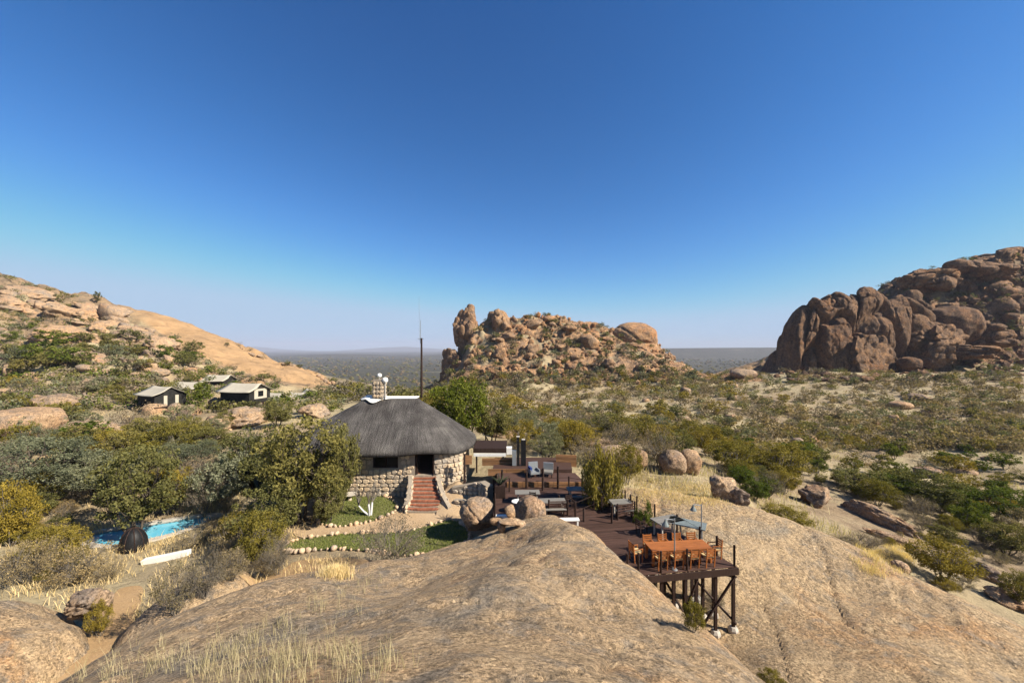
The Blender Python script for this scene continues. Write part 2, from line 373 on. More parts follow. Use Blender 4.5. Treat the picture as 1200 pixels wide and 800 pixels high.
G_PIX = [  # (photo column, photo row, depth)
    (480, 600, 30.4), (440, 583, 33), (545, 575, 34), (480, 648, 24.9), (545, 635, 25.9), (340, 640, 26.2), (400, 600, 30.5),
    (100, 632, 29.0), (160, 628, 29.6), (225, 610, 32), (190, 655, 25.9), (150, 680, 22.8), (110, 740, 18.0), (50, 800, 14.9),
    (340, 685, 20), (420, 665, 22), (250, 640, 26.5), (0, 600, 32), (60, 650, 26),
    (330, 520, 45), (200, 540, 42), (50, 560, 40), (200, 500, 58), (290, 475, 72), (190, 476, 72), (100, 490, 62), (30, 512, 48),
    (0, 440, 90), (100, 405, 112), (60, 368, 142), (200, 432, 100), (250, 440, 98), (300, 450, 104), (350, 450, 132),
    (0, 320, 160), (100, 347, 160), (200, 375, 160), (300, 411, 165), (380, 447, 172), (405, 458, 172),
    (-120, 290, 160), (-120, 430, 95),
    (900, 572, 42), (1000, 572, 45), (1100, 602, 40), (1190, 690, 28), (1200, 602, 45), (1000, 522, 75), (1150, 502, 80), (1190, 442, 130),
    (950, 436, 160), (850, 470, 112), (700, 490, 90), (800, 440, 205), (650, 455, 180), (560, 460, 120), (500, 480, 70), (440, 470, 80),
    (440, 474, 190), (520, 464, 200), (620, 520, 48), (700, 530, 42), (760, 545, 38), (800, 575, 33), (845, 582, 32),
    (1300, 440, 130), (1300, 600, 45), (900, 610, 31), (1000, 650, 27)]
G_XYZ = [(-14, 12, 7.4), (-18, 8, 8.2), (-30, 14, 8.5), (-30, 0, 10), (0, -20, 9), (0, 5, 8), (0, 15, 7.4), (6, 15, 5.8), (10, 15, 5.5), (11, 19, 5.2),
         (16, 18, 4.5), (22, 20, 3.2), (27, 15, 3.0), (32, 10, 3.4), (20, 0, 6), (40, 0, 4), (8, 24, 6.8), (9, 30, 7.4), (16, 28, 5.6), (2, 27, 7.6), (3, 33, 8.6), (-2, 30, 7.4),
         (-350, 0, 40), (-330, 160, 62), (-200, 230, 24), (-300, 260, 30), (-100, 240, -8), tuple(W(0, 336, 200)), tuple(W(100, 364, 200)), tuple(W(200, 394, 200)), tuple(W(300, 428, 200)), tuple(W(380, 460, 200)), (350, 0, 10), (350, 160, 25), (350, 260, 10), (0, 260, -10), (-60, 250, -14), (120, 260, -6), (100, 100, 4)]
g_rbf = rbf_fit([tuple(W(*p)) for p in G_PIX] + G_XYZ, 3.0)

KC = np.array([(485, 462), (505, 452), (520, 447), (540, 412), (556, 384), (572, 378), (600, 373), (625, 369), (650, 371), (700, 381), (740, 391), (765, 404), (780, 420), (800, 440), (825, 456)], float)
KC_X = (KC[:, 0] - 600) * 200 / F; KC_Z = CZ - (KC[:, 1] - HY) * 200 / F
KR = np.array([(870, 448), (915, 438), (950, 425), (1000, 398), (1040, 362), (1070, 338), (1100, 322), (1130, 309), (1160, 303), (1185, 297), (1200, 293), (1260, 285), (1400, 300), (1600, 380)], float)
KR_X = (KR[:, 0] - 600) * 212 / F; KR_Z = CZ - (KR[:, 1] - HY) * 212 / F

def koppies(x, y, z):
    n = fbm2(x, y, 0.07, 4, 5); n2 = fbm2(x, y, 0.25, 3, 9)
    h = np.interp(x, KC_X, KC_Z); yy = y + n * 8
    s = np.clip((yy - 142) / 52, 0, 1) ** 1.15 * (1 - sstep(208, 262, yy))
    on = (x > KC_X[0]) & (x < KC_X[-1]) & (y > 130) & (y < 275)
    zc = z + np.maximum(0, h - z) * s + s * (n2 * 2.2)
    z = np.where(on, np.maximum(z, zc), z); rk = np.where(on, np.clip((zc - z + 0.5) * 0.6, 0, 1) * sstep(0.04, 0.22, s), 0)
    h = np.interp(x, KR_X, KR_Z); s = np.clip((yy - 172) / 40, 0, 1) ** 1.1 * (1 - sstep(235, 330, yy) * 0.9)
    on = (x > KR_X[0]) & (x < KR_X[-1]) & (y > 160) & (y < 340)
    zc = z + np.maximum(0, h - z) * s + s * n2 * 3
    z2 = np.where(on, np.maximum(z, zc), z)
    rk = np.maximum(rk, np.where(on, sstep(0.04, 0.2, s), 0))
    return z2, rk

def ground(x, y, full=False):
    x = np.atleast_1d(np.asarray(x, float)); y = np.atleast_1d(np.asarray(y, float))
    z = g_rbf(np.clip(x, -380, 380), np.clip(y, -40, 290))
    near = 1 - sstep(60, 200, np.hypot(x, y))
    z = z + fbm2(x, y, 0.22, 4, 2) * (0.18 + 0.5 * (1 - near)) * sstep(8, 40, np.hypot(x + 8, y - 28))
    hill = sstep(-20, -60, x) * sstep(70, 105, y) * (1 - sstep(230, 290, y))
    ledge = fbm2(x, y, 0.045, 4, 21); ridge = np.abs(fbm2(x + y * 0.3, y * 1.8, 0.06, 3, 31))
    z = z + hill * (ledge * 2.2 + (0.25 - ridge) * 4.5)
    k = hill > 0.03
    if k.any():
        P = np.stack([x[k] * 0.94 + z[k] * -0.3, y[k], z[k]], 1); z = z.copy()
        yk = np.maximum(y[k], 1); pxk = 600 + x[k] * F / yk; pyk = HY - (z[k] - CZ) * F / yk
        bare_z = sstep(115, 175, pxk) * sstep(6, -4, pyk - np.interp(pxk, [100, 165, 240, 290, 350, 400, 430], [340, 374, 419, 438, 452, 462, 470]))
        z[k] += hill[k] * (1 - 0.95 * bare_z) * (joints(P, (15, 9, 9), 5, 1.5, 1.6, 0.10, 1.2) + joints(P, (6, 4, 4), 8, 0.45, 0.5, 0.12, 0.3))
    zp = -46 + fbm2(x, y, 0.004, 4, 6) * 5 + 16 * sstep(0.1, 0.5, fbm2(x, y, 0.0011, 2, 8)) * sstep(600, 1500, y)
    t = np.maximum(sstep(265, 560, y), sstep(360, 700, np.abs(x)))
    z = z * (1 - t) + zp * t
    z, rk = koppies(x, y, z)
    if not full: return z
    return z, t, rk, hill

def G1(x, y): return float(ground(x, y)[0])

# foreground whaleback dome and the slab under the deck: their own rock sheets
D_PIX = [(600, 800, 4.5), (300, 800, 5.5), (100, 800, 8.0), (200, 722, 12.0), (150, 757, 10.0), (270, 700, 15.5), (340, 686, 19.6), (420, 667, 21.6), (480, 658, 22.8),
         (545, 642, 24.3), (575, 626, 24.8), (600, 619, 24.0), (640, 609, 23.0), (622, 614, 23.3), (660, 611, 21.8), (680, 620, 20), (710, 640, 17), (735, 666, 15), (770, 690, 13), (830, 741, 10), (895, 800, 7.2),
         (600, 680, 10.5), (600, 640, 17.0), (480, 690, 13.0), (480, 730, 8.2), (700, 720, 9), (400, 730, 9.2), (750, 800, 5.4)]
D_XYZ = [(0, 0, 18.3), (-8, 0, 15.5), (8, 0, 15.0), (0, -12, 17.5), (0, -26, 8), (-15, 0, 9.5), (15, 0, 6.5), (-13, 9.5, 10.2), (-15.5, 10, 6.2), (-15, 14, 6), (-14, 18, 6.0), (-12, 22.5, 6.0), (-8, 26, 5.6), (-4, 27.5, 5.6),
         (0, 26.8, 7.2), (2.3, 25.6, 7.6), (4.4, 23.2, 7.0), (6.2, 20, 6.0), (7.2, 17, 5.4), (8.0, 14, 5.6), (8.8, 11, 5.8), (10, 7, 6.0), (6.6, 12.0, 9.2), (7.4, 8.5, 9.8), (5.4, 16.0, 9.3), (4.8, 20, 9.0)]
d_rbf = rbf_fit([tuple(W(*p)) for p in D_PIX] + D_XYZ, 0.8)
S_PIX = [(863, 738, 18.8), (905, 795, 15), (1000, 800, 14.6), (1100, 800, 14.2), (1200, 800, 15.2), (1200, 736, 19), (1100, 690, 22), (1000, 641, 26), (920, 612, 29), (850, 586, 31.5),
         (740, 572, 32), (800, 650, 23), (1000, 700, 20.6), (1100, 740, 17.5), (760, 600, 28), (850, 640, 23.5), (895, 700, 20.6), (1270, 775, 17)]
S_XYZ = [(9, 14, 6.7), (8.5, 18, 5.8), (7.5, 22, 6.6), (12, 8, 7.2), (20, 8, 7.8), (27, 10, 6.6), (32, 14, 4.0), (31, 19, 2.0), (28, 23, 2.0), (27, 27, 2.4), (23, 31, 3.0), (19.5, 34.5, 4.2),
         (13, 36, 6.4), (8, 36, 7.0), (4, 34, 7.0), (4, 28, 6.8), (34, 8, 3.5), (15, 0, 5.5), (25, 0, 4.5), (6, 25, 6.2)]
s_rbf = rbf_fit([tuple(W(*p)) for p in S_PIX] + S_XYZ, 1.0)

def dome(x, y):
    x = np.atleast_1d(np.asarray(x, float)); y = np.atleast_1d(np.asarray(y, float))
    r = np.hypot(x, y)
    return d_rbf(x, y) + fbm2(x, y, 0.35, 4, 41) * 0.22 * sstep(2, 9, r) + fbm2(x, y, 1.6, 4, 44) * 0.05 - np.abs(fbm2(x + y * 0.4, y, 0.5, 3, 47)) * 0.06 + joints(np.stack([x + 0.3 * y, y - 0.3 * x, 0 * x + 0.5], 1), (6.5, 3.4, 9), 71, 0.05, 0.10, 0.022, 0.0, 0.5)
def slab(x, y):
    x = np.atleast_1d(np.asarray(x, float)); y = np.atleast_1d(np.asarray(y, float))
    ridge = np.abs(fbm2(x * 0.6 + y * 0.5, y * 1.0 - x * 0.5, 0.35, 3, 57))
    return s_rbf(x, y) + fbm2(x, y, 0.3, 4, 51) * 0.10 + fbm2(x, y, 1.4, 4, 54) * 0.06 - (0.18 - np.minimum(ridge, 0.18)) * 0.22 + joints(np.stack([x * 0.8 - y * 0.6, x * 0.6 + y * 0.8, 0 * x + 0.5], 1), (3.0, 8.0, 9), 81, 0.06, 0.12, 0.025, 0.0, 0.5)
def in_dome(x, y): return -17 < x < 11 and -28 < y < 29
def in_slab(x, y): return 3 < x < 36 and -5 < y < 38
def surf_np(x, y, g=None):
    z = ground(x, y) if g is None else g.copy()
    a = (x > -17) & (x < 11) & (y > -28) & (y < 29); b = (x > 3) & (x < 36) & (y > -5) & (y < 38)
    if a.any(): z[a] = np.maximum(z[a], dome(x[a], y[a]))
    if b.any(): z[b] = np.maximum(z[b], slab(x[b], y[b]))
    for x0, x1, y0, y1, fn in MOUNDS:
        k = (x > x0) & (x < x1) & (y > y0) & (y < y1)
        if k.any(): z[k] = np.maximum(z[k], fn(x[k], y[k]))
    return z
MOUNDS = []

def axis(spans):      # [(start, step at start)...] growing steps
    out = [spans[0][0]]
    for (a, s0), (b, s1) in zip(spans[:-1], spans[1:]):
        while out[-1] < b - 1e-6:
            t = (out[-1] - a) / (b - a); out.append(min(b, out[-1] + s0 + (s1 - s0) * t))
    return np.array(out)

def grid_faces(nx, ny):
    i = np.arange(nx - 1)[None, :] + np.arange(ny - 1)[:, None] * nx; i = i.ravel()
    return np.stack([i, i + 1, i + nx + 1, i + nx], 1)

def build_terrain():
    pos_x = axis([(0, 0.4), (40, 0.45), (110, 1.2), (260, 2.2), (420, 8), (6500, 260), (13500, 700)])
    xs = np.concatenate([-pos_x[:0:-1], pos_x]); ys = axis([(-60, 4), (4, 0.5), (45, 0.4), (110, 0.9), (265, 1.3), (420, 6), (900, 16), (2500, 60), (6500, 220), (13500, 700)])
    X, Y = np.meshgrid(xs, ys); x, y = X.ravel(), Y.ravel()
    z, t, rk, hill = ground(x, y, True)
    # left hill: bare rock grows up the slope, a smooth orange slab runs down its crest
    px = 600 + x * F / np.maximum(y, 1); py = HY - (z - CZ) * F / np.maximum(y, 1)
    nn = fbm2(x, y, 0.05, 4, 71)
    low = np.interp(px, [100, 165, 240, 290, 350, 400, 430], [340, 374, 419, 438, 452, 462, 470])
    slabness = hill * (y > 100) * sstep(120, 175, px + nn * 25) * sstep(412, 396, px) * sstep(3, -3, py - low + nn * 6)
    rock = np.maximum(rk, hill * sstep(0.05, 0.35, nn + sstep(85, 150, y) * 0.55))
    # pool pit
    z = z - POOL_DIG(x, y) - 4.0 * rk * ((y < 252) & (np.abs(x) < 330))
    me = mesh_np('ground', np.stack([x, y, z], 1), grid_faces(len(xs), len(ys)), True, [M['terrain']],
                 {'plain': sstep(230, 420, np.maximum(y, np.abs(x))), 'rock': np.clip(rock, 0, 1), 'bare': np.clip(slabness, 0, 1)})
    tag(link('ground', me), kind='structure')

def sheet(name, fn, x0, x1, y0, y1, step, mat, kind='structure'):
    xs = np.arange(x0, x1 + step / 2, step); ys = np.arange(y0, y1 + step / 2, step)
    X, Y = np.meshgrid(xs, ys); x, y = X.ravel(), Y.ravel()
    me = mesh_np(name, np.stack([x, y, fn(x, y)], 1), grid_faces(len(xs), len(ys)), True, [mat])
    return tag(link(name, me), kind=kind)

def inside(poly, x, y):
    p = np.asarray(poly); x = np.atleast_1d(x); y = np.atleast_1d(y); c = np.zeros(len(x), bool)
    for i in range(len(p)):
        (x1, y1), (x2, y2) = p[i], p[i - 1]
        cond = (y1 > y) != (y2 > y)
        with np.errstate(divide='ignore', invalid='ignore'):
            c ^= cond & (x < (x2 - x1) * (y - y1) / (y2 - y1 + 1e-12) + x1)
    return c

def smooth_poly(pts, n=8, closed=True):
    P = [np.array(p, float) for p in pts]; m = len(P); out = []
    for i in range(m if closed else m - 1):
        p0 = P[(i - 1) % m] if closed or i > 0 else P[i]; p1 = P[i]; p2 = P[(i + 1) % m]; p3 = P[(i + 2) % m] if closed or i + 2 < m else p2
        for k in range(n):
            t = k / n
            out.append(0.5 * ((2 * p1) + (-p0 + p2) * t + (2 * p0 - 5 * p1 + 4 * p2 - p3) * t * t + (-p0 + 3 * p1 - 3 * p2 + p3) * t ** 3))
    if not closed: out.append(P[-1])
    return [tuple(p[:2]) for p in out]

def pix_poly(pts, z):      # photo pixels lying on the level z -> plan points
    out = []
    for px, py in pts:
        D = (CZ - z) * F / (py - HY); out.append(((px - 600) * D / F, D))
    return out

def patch(name, poly, mat, lift, step=0.25, kind='structure', fn=None):
    """a draped sheet over a plan outline, its rim following the outline"""
    import bmesh
    P = smooth_poly(poly, 6); fn = fn or surf_np
    xs = [p[0] for p in P]; ys = [p[1] for p in P]
    gx = np.arange(min(xs), max(xs), step); gy = np.arange(min(ys), max(ys), step)
    X, Y = np.meshgrid(gx, gy); x, y = X.ravel(), Y.ravel(); ins = inside(P, x, y)
    # keep grid points well inside the rim
    rim = np.array(P); d = np.sqrt(((x[:, None] - rim[None, :, 0]) ** 2 + (y[:, None] - rim[None, :, 1]) ** 2)).min(1)
    k = ins & (d > step * 0.6)
    from mathutils.geometry import delaunay_2d_cdt
    pts = [Vector((a, b)) for a, b in P] + [Vector((a, b)) for a, b in zip(x[k], y[k])]
    ne = len(P); res = delaunay_2d_cdt(pts, [(i, (i + 1) % ne) for i in range(ne)], [], 1, 1e-5)
    v = np.array([(p.x, p.y) for p in res[0]]); f = np.array(res[2], int)
    z = fn(v[:, 0], v[:, 1]) + lift
    me = mesh_np(name, np.column_stack([v, z]), f, True, [mat])
    return tag(link(name, me), kind=kind)

# pool outline on its own level
POOL_Z = 5.55
POOL = [(-32.6, 29.6), (-31.2, 28.6), (-29.2, 28.2), (-27.6, 29.0), (-26.0, 30.6), (-25.2, 32.4), (-26.0, 33.3), (-27.8, 32.8), (-30.4, 31.3), (-32.4, 30.4)]
POOL_S = smooth_poly(POOL, 6)
def POOL_DIG(x, y):
    d = np.zeros_like(x); near = (x > -36) & (x < -22) & (y > 25) & (y < 37)
    big = [( -29 + (a + 29) * 1.12, 30.8 + (b - 30.8) * 1.2) for a, b in POOL_S]
    d[near] = np.where(inside(big, x[near], y[near]), 3.0, 0.0); return d

build_terrain()
sheet('granite_dome', dome, -17, 11, -28, 29, 0.14, M['dome'])
sheet('granite_slab', slab, 3, 36, -5, 38, 0.17, M['slab'])

# rock mounds on the left, below the path
def mound(name, px, py, rx, ry, h, mat, seed, kind='structure'):
    c = (px, py)
    def fn(x, y):
        q = np.hypot((x - c[0]) / rx, (y - c[1]) / ry) + 0.18 * fbm2(x, y, 0.5, 3, seed)
        return ground(x, y) - 0.4 + (h + 0.4) * np.sqrt(np.clip(1 - q ** 2, 0, 1)) + 0.07 * fbm2(x, y, 1.2, 4, seed + 1)
    sheet(name, fn, c[0] - rx * 1.25, c[0] + rx * 1.25, c[1] - ry * 1.25, c[1] + ry * 1.25, 0.18, mat, kind)
    MOUNDS.append((c[0] - rx * 1.2, c[0] + rx * 1.2, c[1] - ry * 1.2, c[1] + ry * 1.2, fn))
mound('rock_mound', -22.2, 14.4, 4.6, 4.4, 2.35, M['dome'], 61)
mound('rock_mound', -15.6, 18.6, 2.3, 3.4, 1.35, M['dome'], 64)

# ------------------------------------------------------------------ the koppies' jointed granite
def grid_normals(P, nu, nv):
    G = P.reshape(nv, nu, 3); du = np.gradient(G, axis=1); dv = np.gradient(G, axis=0); n = np.cross(du, dv); n /= np.linalg.norm(n, axis=2, keepdims=True) + 1e-9
    return n.reshape(-1, 3)
def granite_face(name, P, nu, nv, scales, mat, fade=None):
    n = grid_normals(P, nu, nv); d = np.zeros(len(P))
    broken = sstep(-0.25, 0.2, fbm(P * 0.035, 3, 0.5, 91))
    for i, (sc, seed, amp, crev, wd, dm) in enumerate(scales): d += joints(P, sc, seed, amp, crev, wd, dm) * (1 if i == 0 else 0.12 + 0.88 * broken)
    d += fbm(P * 0.5, 4, 0.6, 77) * 0.5
    if fade is not None: d = d * fade - (1 - fade) * 0.6
    me = mesh_np(name, P + n * d[:, None], grid_faces(nu, nv), True, [mat]); return tag(link(name, me), kind='structure')
def koppie_face(name, x0, x1, y0, y1, st, scales, mat, lift=0.2):
    xs = np.arange(x0, x1, st); ys = np.arange(y0, y1, st); X, Y = np.meshgrid(xs, ys); x, y = X.ravel(), Y.ravel(); z, t, rk, hill = ground(x, y, True)
    granite_face(name, np.stack([x, y, z + lift], 1), len(xs), len(ys), scales, mat, np.clip(rk * 1.3, 0, 1))
koppie_face('central_koppie', KC_X[0], KC_X[-1], 140, 225, 0.62, [((15, 10, 8), 3, 2.6, 2.2, 0.07, 2.0), ((6, 5, 3.2), 9, 0.9, 1.2, 0.07, 0.6), ((2.6, 2.4, 1.8), 6, 0.4, 0.5, 0.11, 0.25)], M['cliff'])
koppie_face('right_hill_crags', (1040 - 600) * 170 / F, (1290 - 600) * 212 / F, 163, 250, 0.75, [((12, 9, 6.5), 13, 2.2, 2.6, 0.09, 2.0), ((4.4, 4, 3), 16, 0.7, 0.9, 0.11, 0.5)], M['redcliff'])
def right_cliff():
    prof = np.array([(924, 440), (928, 424), (932, 402), (938, 380), (945, 362), (953, 351), (960, 348), (968, 354), (975, 348), (985, 343), (994, 346), (1001, 350), (1008, 339), (1018, 334), (1030, 334), (1040, 338), (1048, 352), (1056, 348), (1066, 341), (1076, 347), (1090, 362), (1110, 374)], float)
    D = 170; px = np.linspace(924, 1110, 250); zc = CZ - (np.interp(px, prof[:, 0], prof[:, 1]) - HY) * D / F; X = (px - 600) * D / F; V = []
    a = np.concatenate([np.linspace(0, PI / 2, 72), PI / 2 + np.linspace(0.03, 1, 26)])
    zb = 8.0
    for q in a:
        if q <= PI / 2: zf = math.sin(q) ** 0.75; yf = 165 + 9 * (1 - math.cos(q)) ** 1.2
        else: b = q - PI / 2; zf = 1 - 0.55 * b ** 1.5; yf = 174 + 16 * b
        V.append(np.stack([X, yf + 0 * X + 1.5 * np.sin(X * 0.12), zb + (zc - zb) * zf], 1))
    granite_face('brown_cliff', np.concatenate(V), 250, len(a), [((15, 15, 80), 21, 1.8, 3.8, 0.09, 4.6), ((8, 7, 14), 25, 0.5, 0.9, 0.05, 0.4), ((2.6, 2.6, 4), 28, 0.12, 0.2, 0.08, 0.05)], M['redcliff'], np.tile(sstep(0, 0.07, np.linspace(0, 1, 250)), len(a)))
right_cliff()

# ------------------------------------------------------------------ far hills
def far_ridge(name, pts, D, depth, seed):
    """a long low mountain: plan strip with a crest line given as (photo column, photo row)"""
    pts = np.array(pts, float); px = np.linspace(pts[0, 0], pts[-1, 0], 90); py = np.interp(px, pts[:, 0], pts[:, 1])
    X = (px - 600) * D / F; top = CZ - (py - HY) * D / F; rows = np.linspace(-1, 1, 13); v = []
    for r in rows:
        s = (1 - abs(r)) ** 0.8
        n = fbm2(X, np.full_like(X, r * depth), 0.004, 4, seed)
        v.append(np.stack([X, np.full_like(X, D + r * depth), -55 + (top + 55) * s * (1 + 0.12 * n * (1 - s))], 1))
    me = mesh_np(name, np.concatenate(v), grid_faces(90, 13), True, [M['terrain']], {'plain': np.ones(90 * 13), 'rock': np.zeros(90 * 13), 'bare': np.zeros(90 * 13)})
    tag(link(name, me), kind='structure')
far_ridge('plateau_hill', [(560, 412), (700, 409.5), (780, 408), (840, 407.5), (920, 407), (1000, 407), (1100, 409), (1250, 413)], 3000, 500, 3)
far_ridge('mountain_range', [(240, 414), (275, 408.5), (300, 406), (330, 409), (380, 412), (415, 409.5), (450, 407), (475, 406), (505, 408), (545, 411), (600, 413)], 12000, 900, 4)

# ------------------------------------------------------------------ rocks
import bmesh
def ico(sub):
    bm = bmesh.new(); bmesh.ops.create_icosphere(bm, subdivisions=sub, radius=1.0)
    v = np.array([x.co[:] for x in bm.verts]); f = np.array([[q.index for q in p.verts] for p in bm.faces]); bm.free(); return v, f
ICO = {k: ico(k) for k in (1, 2, 3, 4, 5)}

def rock_shape(style, seed, sub):
    v, f = ICO[sub]; r = np.random.default_rng(seed); v = v.copy()
    p, n, amp, lo, hi, hard, ng = {'round': (2.2, 6, 0.12, 0.80, 0.98, 0.85, 1), 'block': (3.6, 12, 0.07, 0.60, 0.92, 0.97, 3), 'pillar': (2.8, 8, 0.08, 0.68, 0.95, 0.92, 5), 'slab': (2.9, 9, 0.08, 0.66, 0.95, 0.93, 3)}[style]
    v = v / (np.abs(v) ** p).sum(1, keepdims=True) ** (1 / p)
    v = v * (1 + amp * 1.6 * fbm(v * 0.9 + seed, 3, 0.5, seed % 97))[:, None]
    for _ in range(n):      # joint faces: flatten against random planes
        d = r.normal(size=3); d[2] *= 0.5; d /= np.linalg.norm(d); off = r.uniform(lo, hi)
        t = v @ d - off; v = v - np.outer(np.maximum(t, 0) * hard, d)
    if style == 'pillar':
        v[:, :2] *= (1 - 0.20 * v[:, 2:3] - 0.06 * v[:, 2:3] ** 2)
        a = np.arctan2(v[:, 1], v[:, 0]); fl = fbm(np.stack([np.cos(a) * 2.4, np.sin(a) * 2.4, v[:, 2] * 0.6], 1) + seed, 4, 0.6, seed % 89)
        v[:, :2] *= (1 + 0.12 * fl)[:, None]
        gr = fbm(np.stack([v[:, 0] * 0.5, v[:, 1] * 0.5, v[:, 2] * 4], 1), 3, 0.5, seed % 83); v[:, :2] *= (1 + 0.08 * gr)[:, None]
    if sub >= 4 and style != 'round':
        v *= (1 + joints(v * np.array([1.0, 1.0, 0.55 if style == 'pillar' else 1.0]) + seed, 0.62, seed % 47, 0.10, 0.15, 0.09, 0.12))[:, None]
    if sub >= 3:
        for _ in range(ng):     # open joints
            d = r.normal(size=3)
            if style == 'pillar': d[2] *= 0.35
            d /= np.linalg.norm(d); t = np.abs(v @ d - r.uniform(-0.45, 0.45) + 0.05 * fbm(v * 2.5, 2, 0.5, seed % 53)); w = 0.05 if sub >= 4 else 0.09
            v = v * (1 - 0.12 * np.clip(1 - t / w, 0, 1))[:, None]
        v *= (1 + 0.045 * fbm(v * 3.2 + 5, 4, 0.6, seed % 61))[:, None]
        v *= (1 + 0.022 * fbm(v * 9, 3, 0.5, seed % 59))[:, None]
    return v, f

ROCK = {}
def rock_mesh(style, var, sub, mat):
    key = (style, var, sub, mat)
    if key not in ROCK:
        v, f = rock_shape(style, 100 + var * 13 + len(style) * 7, sub); ROCK[key] = mesh_np('rock', v, f, True, [M[mat]])
    return ROCK[key]

def boulder(x, y, size, label, group=None, style='round', var=0, sub=4, mat='rock', rz=None, tilt=(0, 0), sink=0.25, z=None, name='boulder', cat='boulder'):
    if style == 'slab' and name == 'boulder': name, cat = 'rock_ledge', 'rock ledge'
    o = link(name, rock_mesh(style, var, sub, mat))
    zz = surf(x, y) if z is None else z
    o.scale = size; o.rotation_euler = (tilt[0], tilt[1], R.uniform(0, 6.28) if rz is None else rz)
    o.location = (x, y, zz + size[2] * (1 - 2 * sink))
    return tag(o, label, cat, group, 'thing')

class Lookup:
    """surface heights sampled once on two plan grids"""
    def __init__(s):
        s.g = []
        for x0, x1, y0, y1, st in ((-48, 48, -4, 62, 0.3), (-420, 420, -30, 440, 1.6)):
            xs = np.arange(x0, x1 + st, st); ys = np.arange(y0, y1 + st, st); X, Y = np.meshgrid(xs, ys)
            g = ground(X.ravel(), Y.ravel()); z = surf_np(X.ravel(), Y.ravel(), g)
            s.g.append((x0, xs[-1] - st, y0, ys[-1] - st, st, z.reshape(X.shape), (z - g).reshape(X.shape)))
    def ev(s, x, y, which=5):
        x = np.asarray(x, float); y = np.asarray(y, float); out = np.zeros(x.shape)
        for i in (1, 0):
            g = s.g[i]; x0, x1, y0, y1, st = g[:5]; A = g[which]
            k = (x >= x0) & (x < x1) & (y >= y0) & (y < y1) if i == 0 else np.ones(x.shape, bool)
            u = (np.clip(x[k], x0, x1) - x0) / st; v = (np.clip(y[k], y0, y1) - y0) / st; a = u.astype(int); b = v.astype(int); u = u - a; v = v - b
            out[k] = (A[b, a] * (1 - u) + A[b, a + 1] * u) * (1 - v) + (A[b + 1, a] * (1 - u) + A[b + 1, a + 1] * u) * v
        return out
_LK = None
def LK():
    global _LK
    if _LK is None: _LK = Lookup()
    return _LK
def surf(x, y): return float(LK().ev(np.array([x]), np.array([y]))[0])
def on_rock(x, y): return float(LK().ev(np.array([x]), np.array([y]), 6)[0])
_DS = np.geomspace(3.2, 420, 900)
def hit(px, py):
    """where the sight line through a photo pixel first meets the ground or rock"""
    x = (px - 600) * _DS / F; z = CZ - (py - HY) * _DS / F
    b = np.nonzero(LK().ev(x, _DS) >= z)[0]
    if not len(b): return W(px, py, 999.0)
    return W(px, py, _DS[b[0]])

def bpix(px, top, bot, w, label, D=None, **kw):
    """boulder at photo column px between rows top and bot, w columns wide, standing where row bot meets the ground"""
    if D is None: D = hit(px, bot).y
    s = D / F; h = (bot - top) * s / 2; c = W(px, (top + bot) / 2, D + w * s * 0.25)
    dep = kw.pop('depth', 1.0)
    return boulder(c.x, c.y, (w * s / 2 * 1.04, w * s / 2 * dep, h * 1.08), label, z=c.z - h * 1.08 * 0.5, **{'rz': R.uniform(-0.3, 0.3), **kw})

# ------------------------------------------------------------------ thatched stone lodge
HX, HYC, HA, HB = -12.15, 37.0, 8.65, 4.9          # middle of the roof and its half-width and half-depth at the eave
FLOOR_Z, DECK_Z = 9.15, 9.4
def super_xy(a, b, p, n, off=0.0):
    th = np.linspace(0, 2 * PI, n, endpoint=False) + off
    c, s_ = np.cos(th), np.sin(th)
    r = (np.abs(c) ** p + np.abs(s_) ** p) ** (-1 / p)
    return HX + a * r * c, HYC + b * r * s_

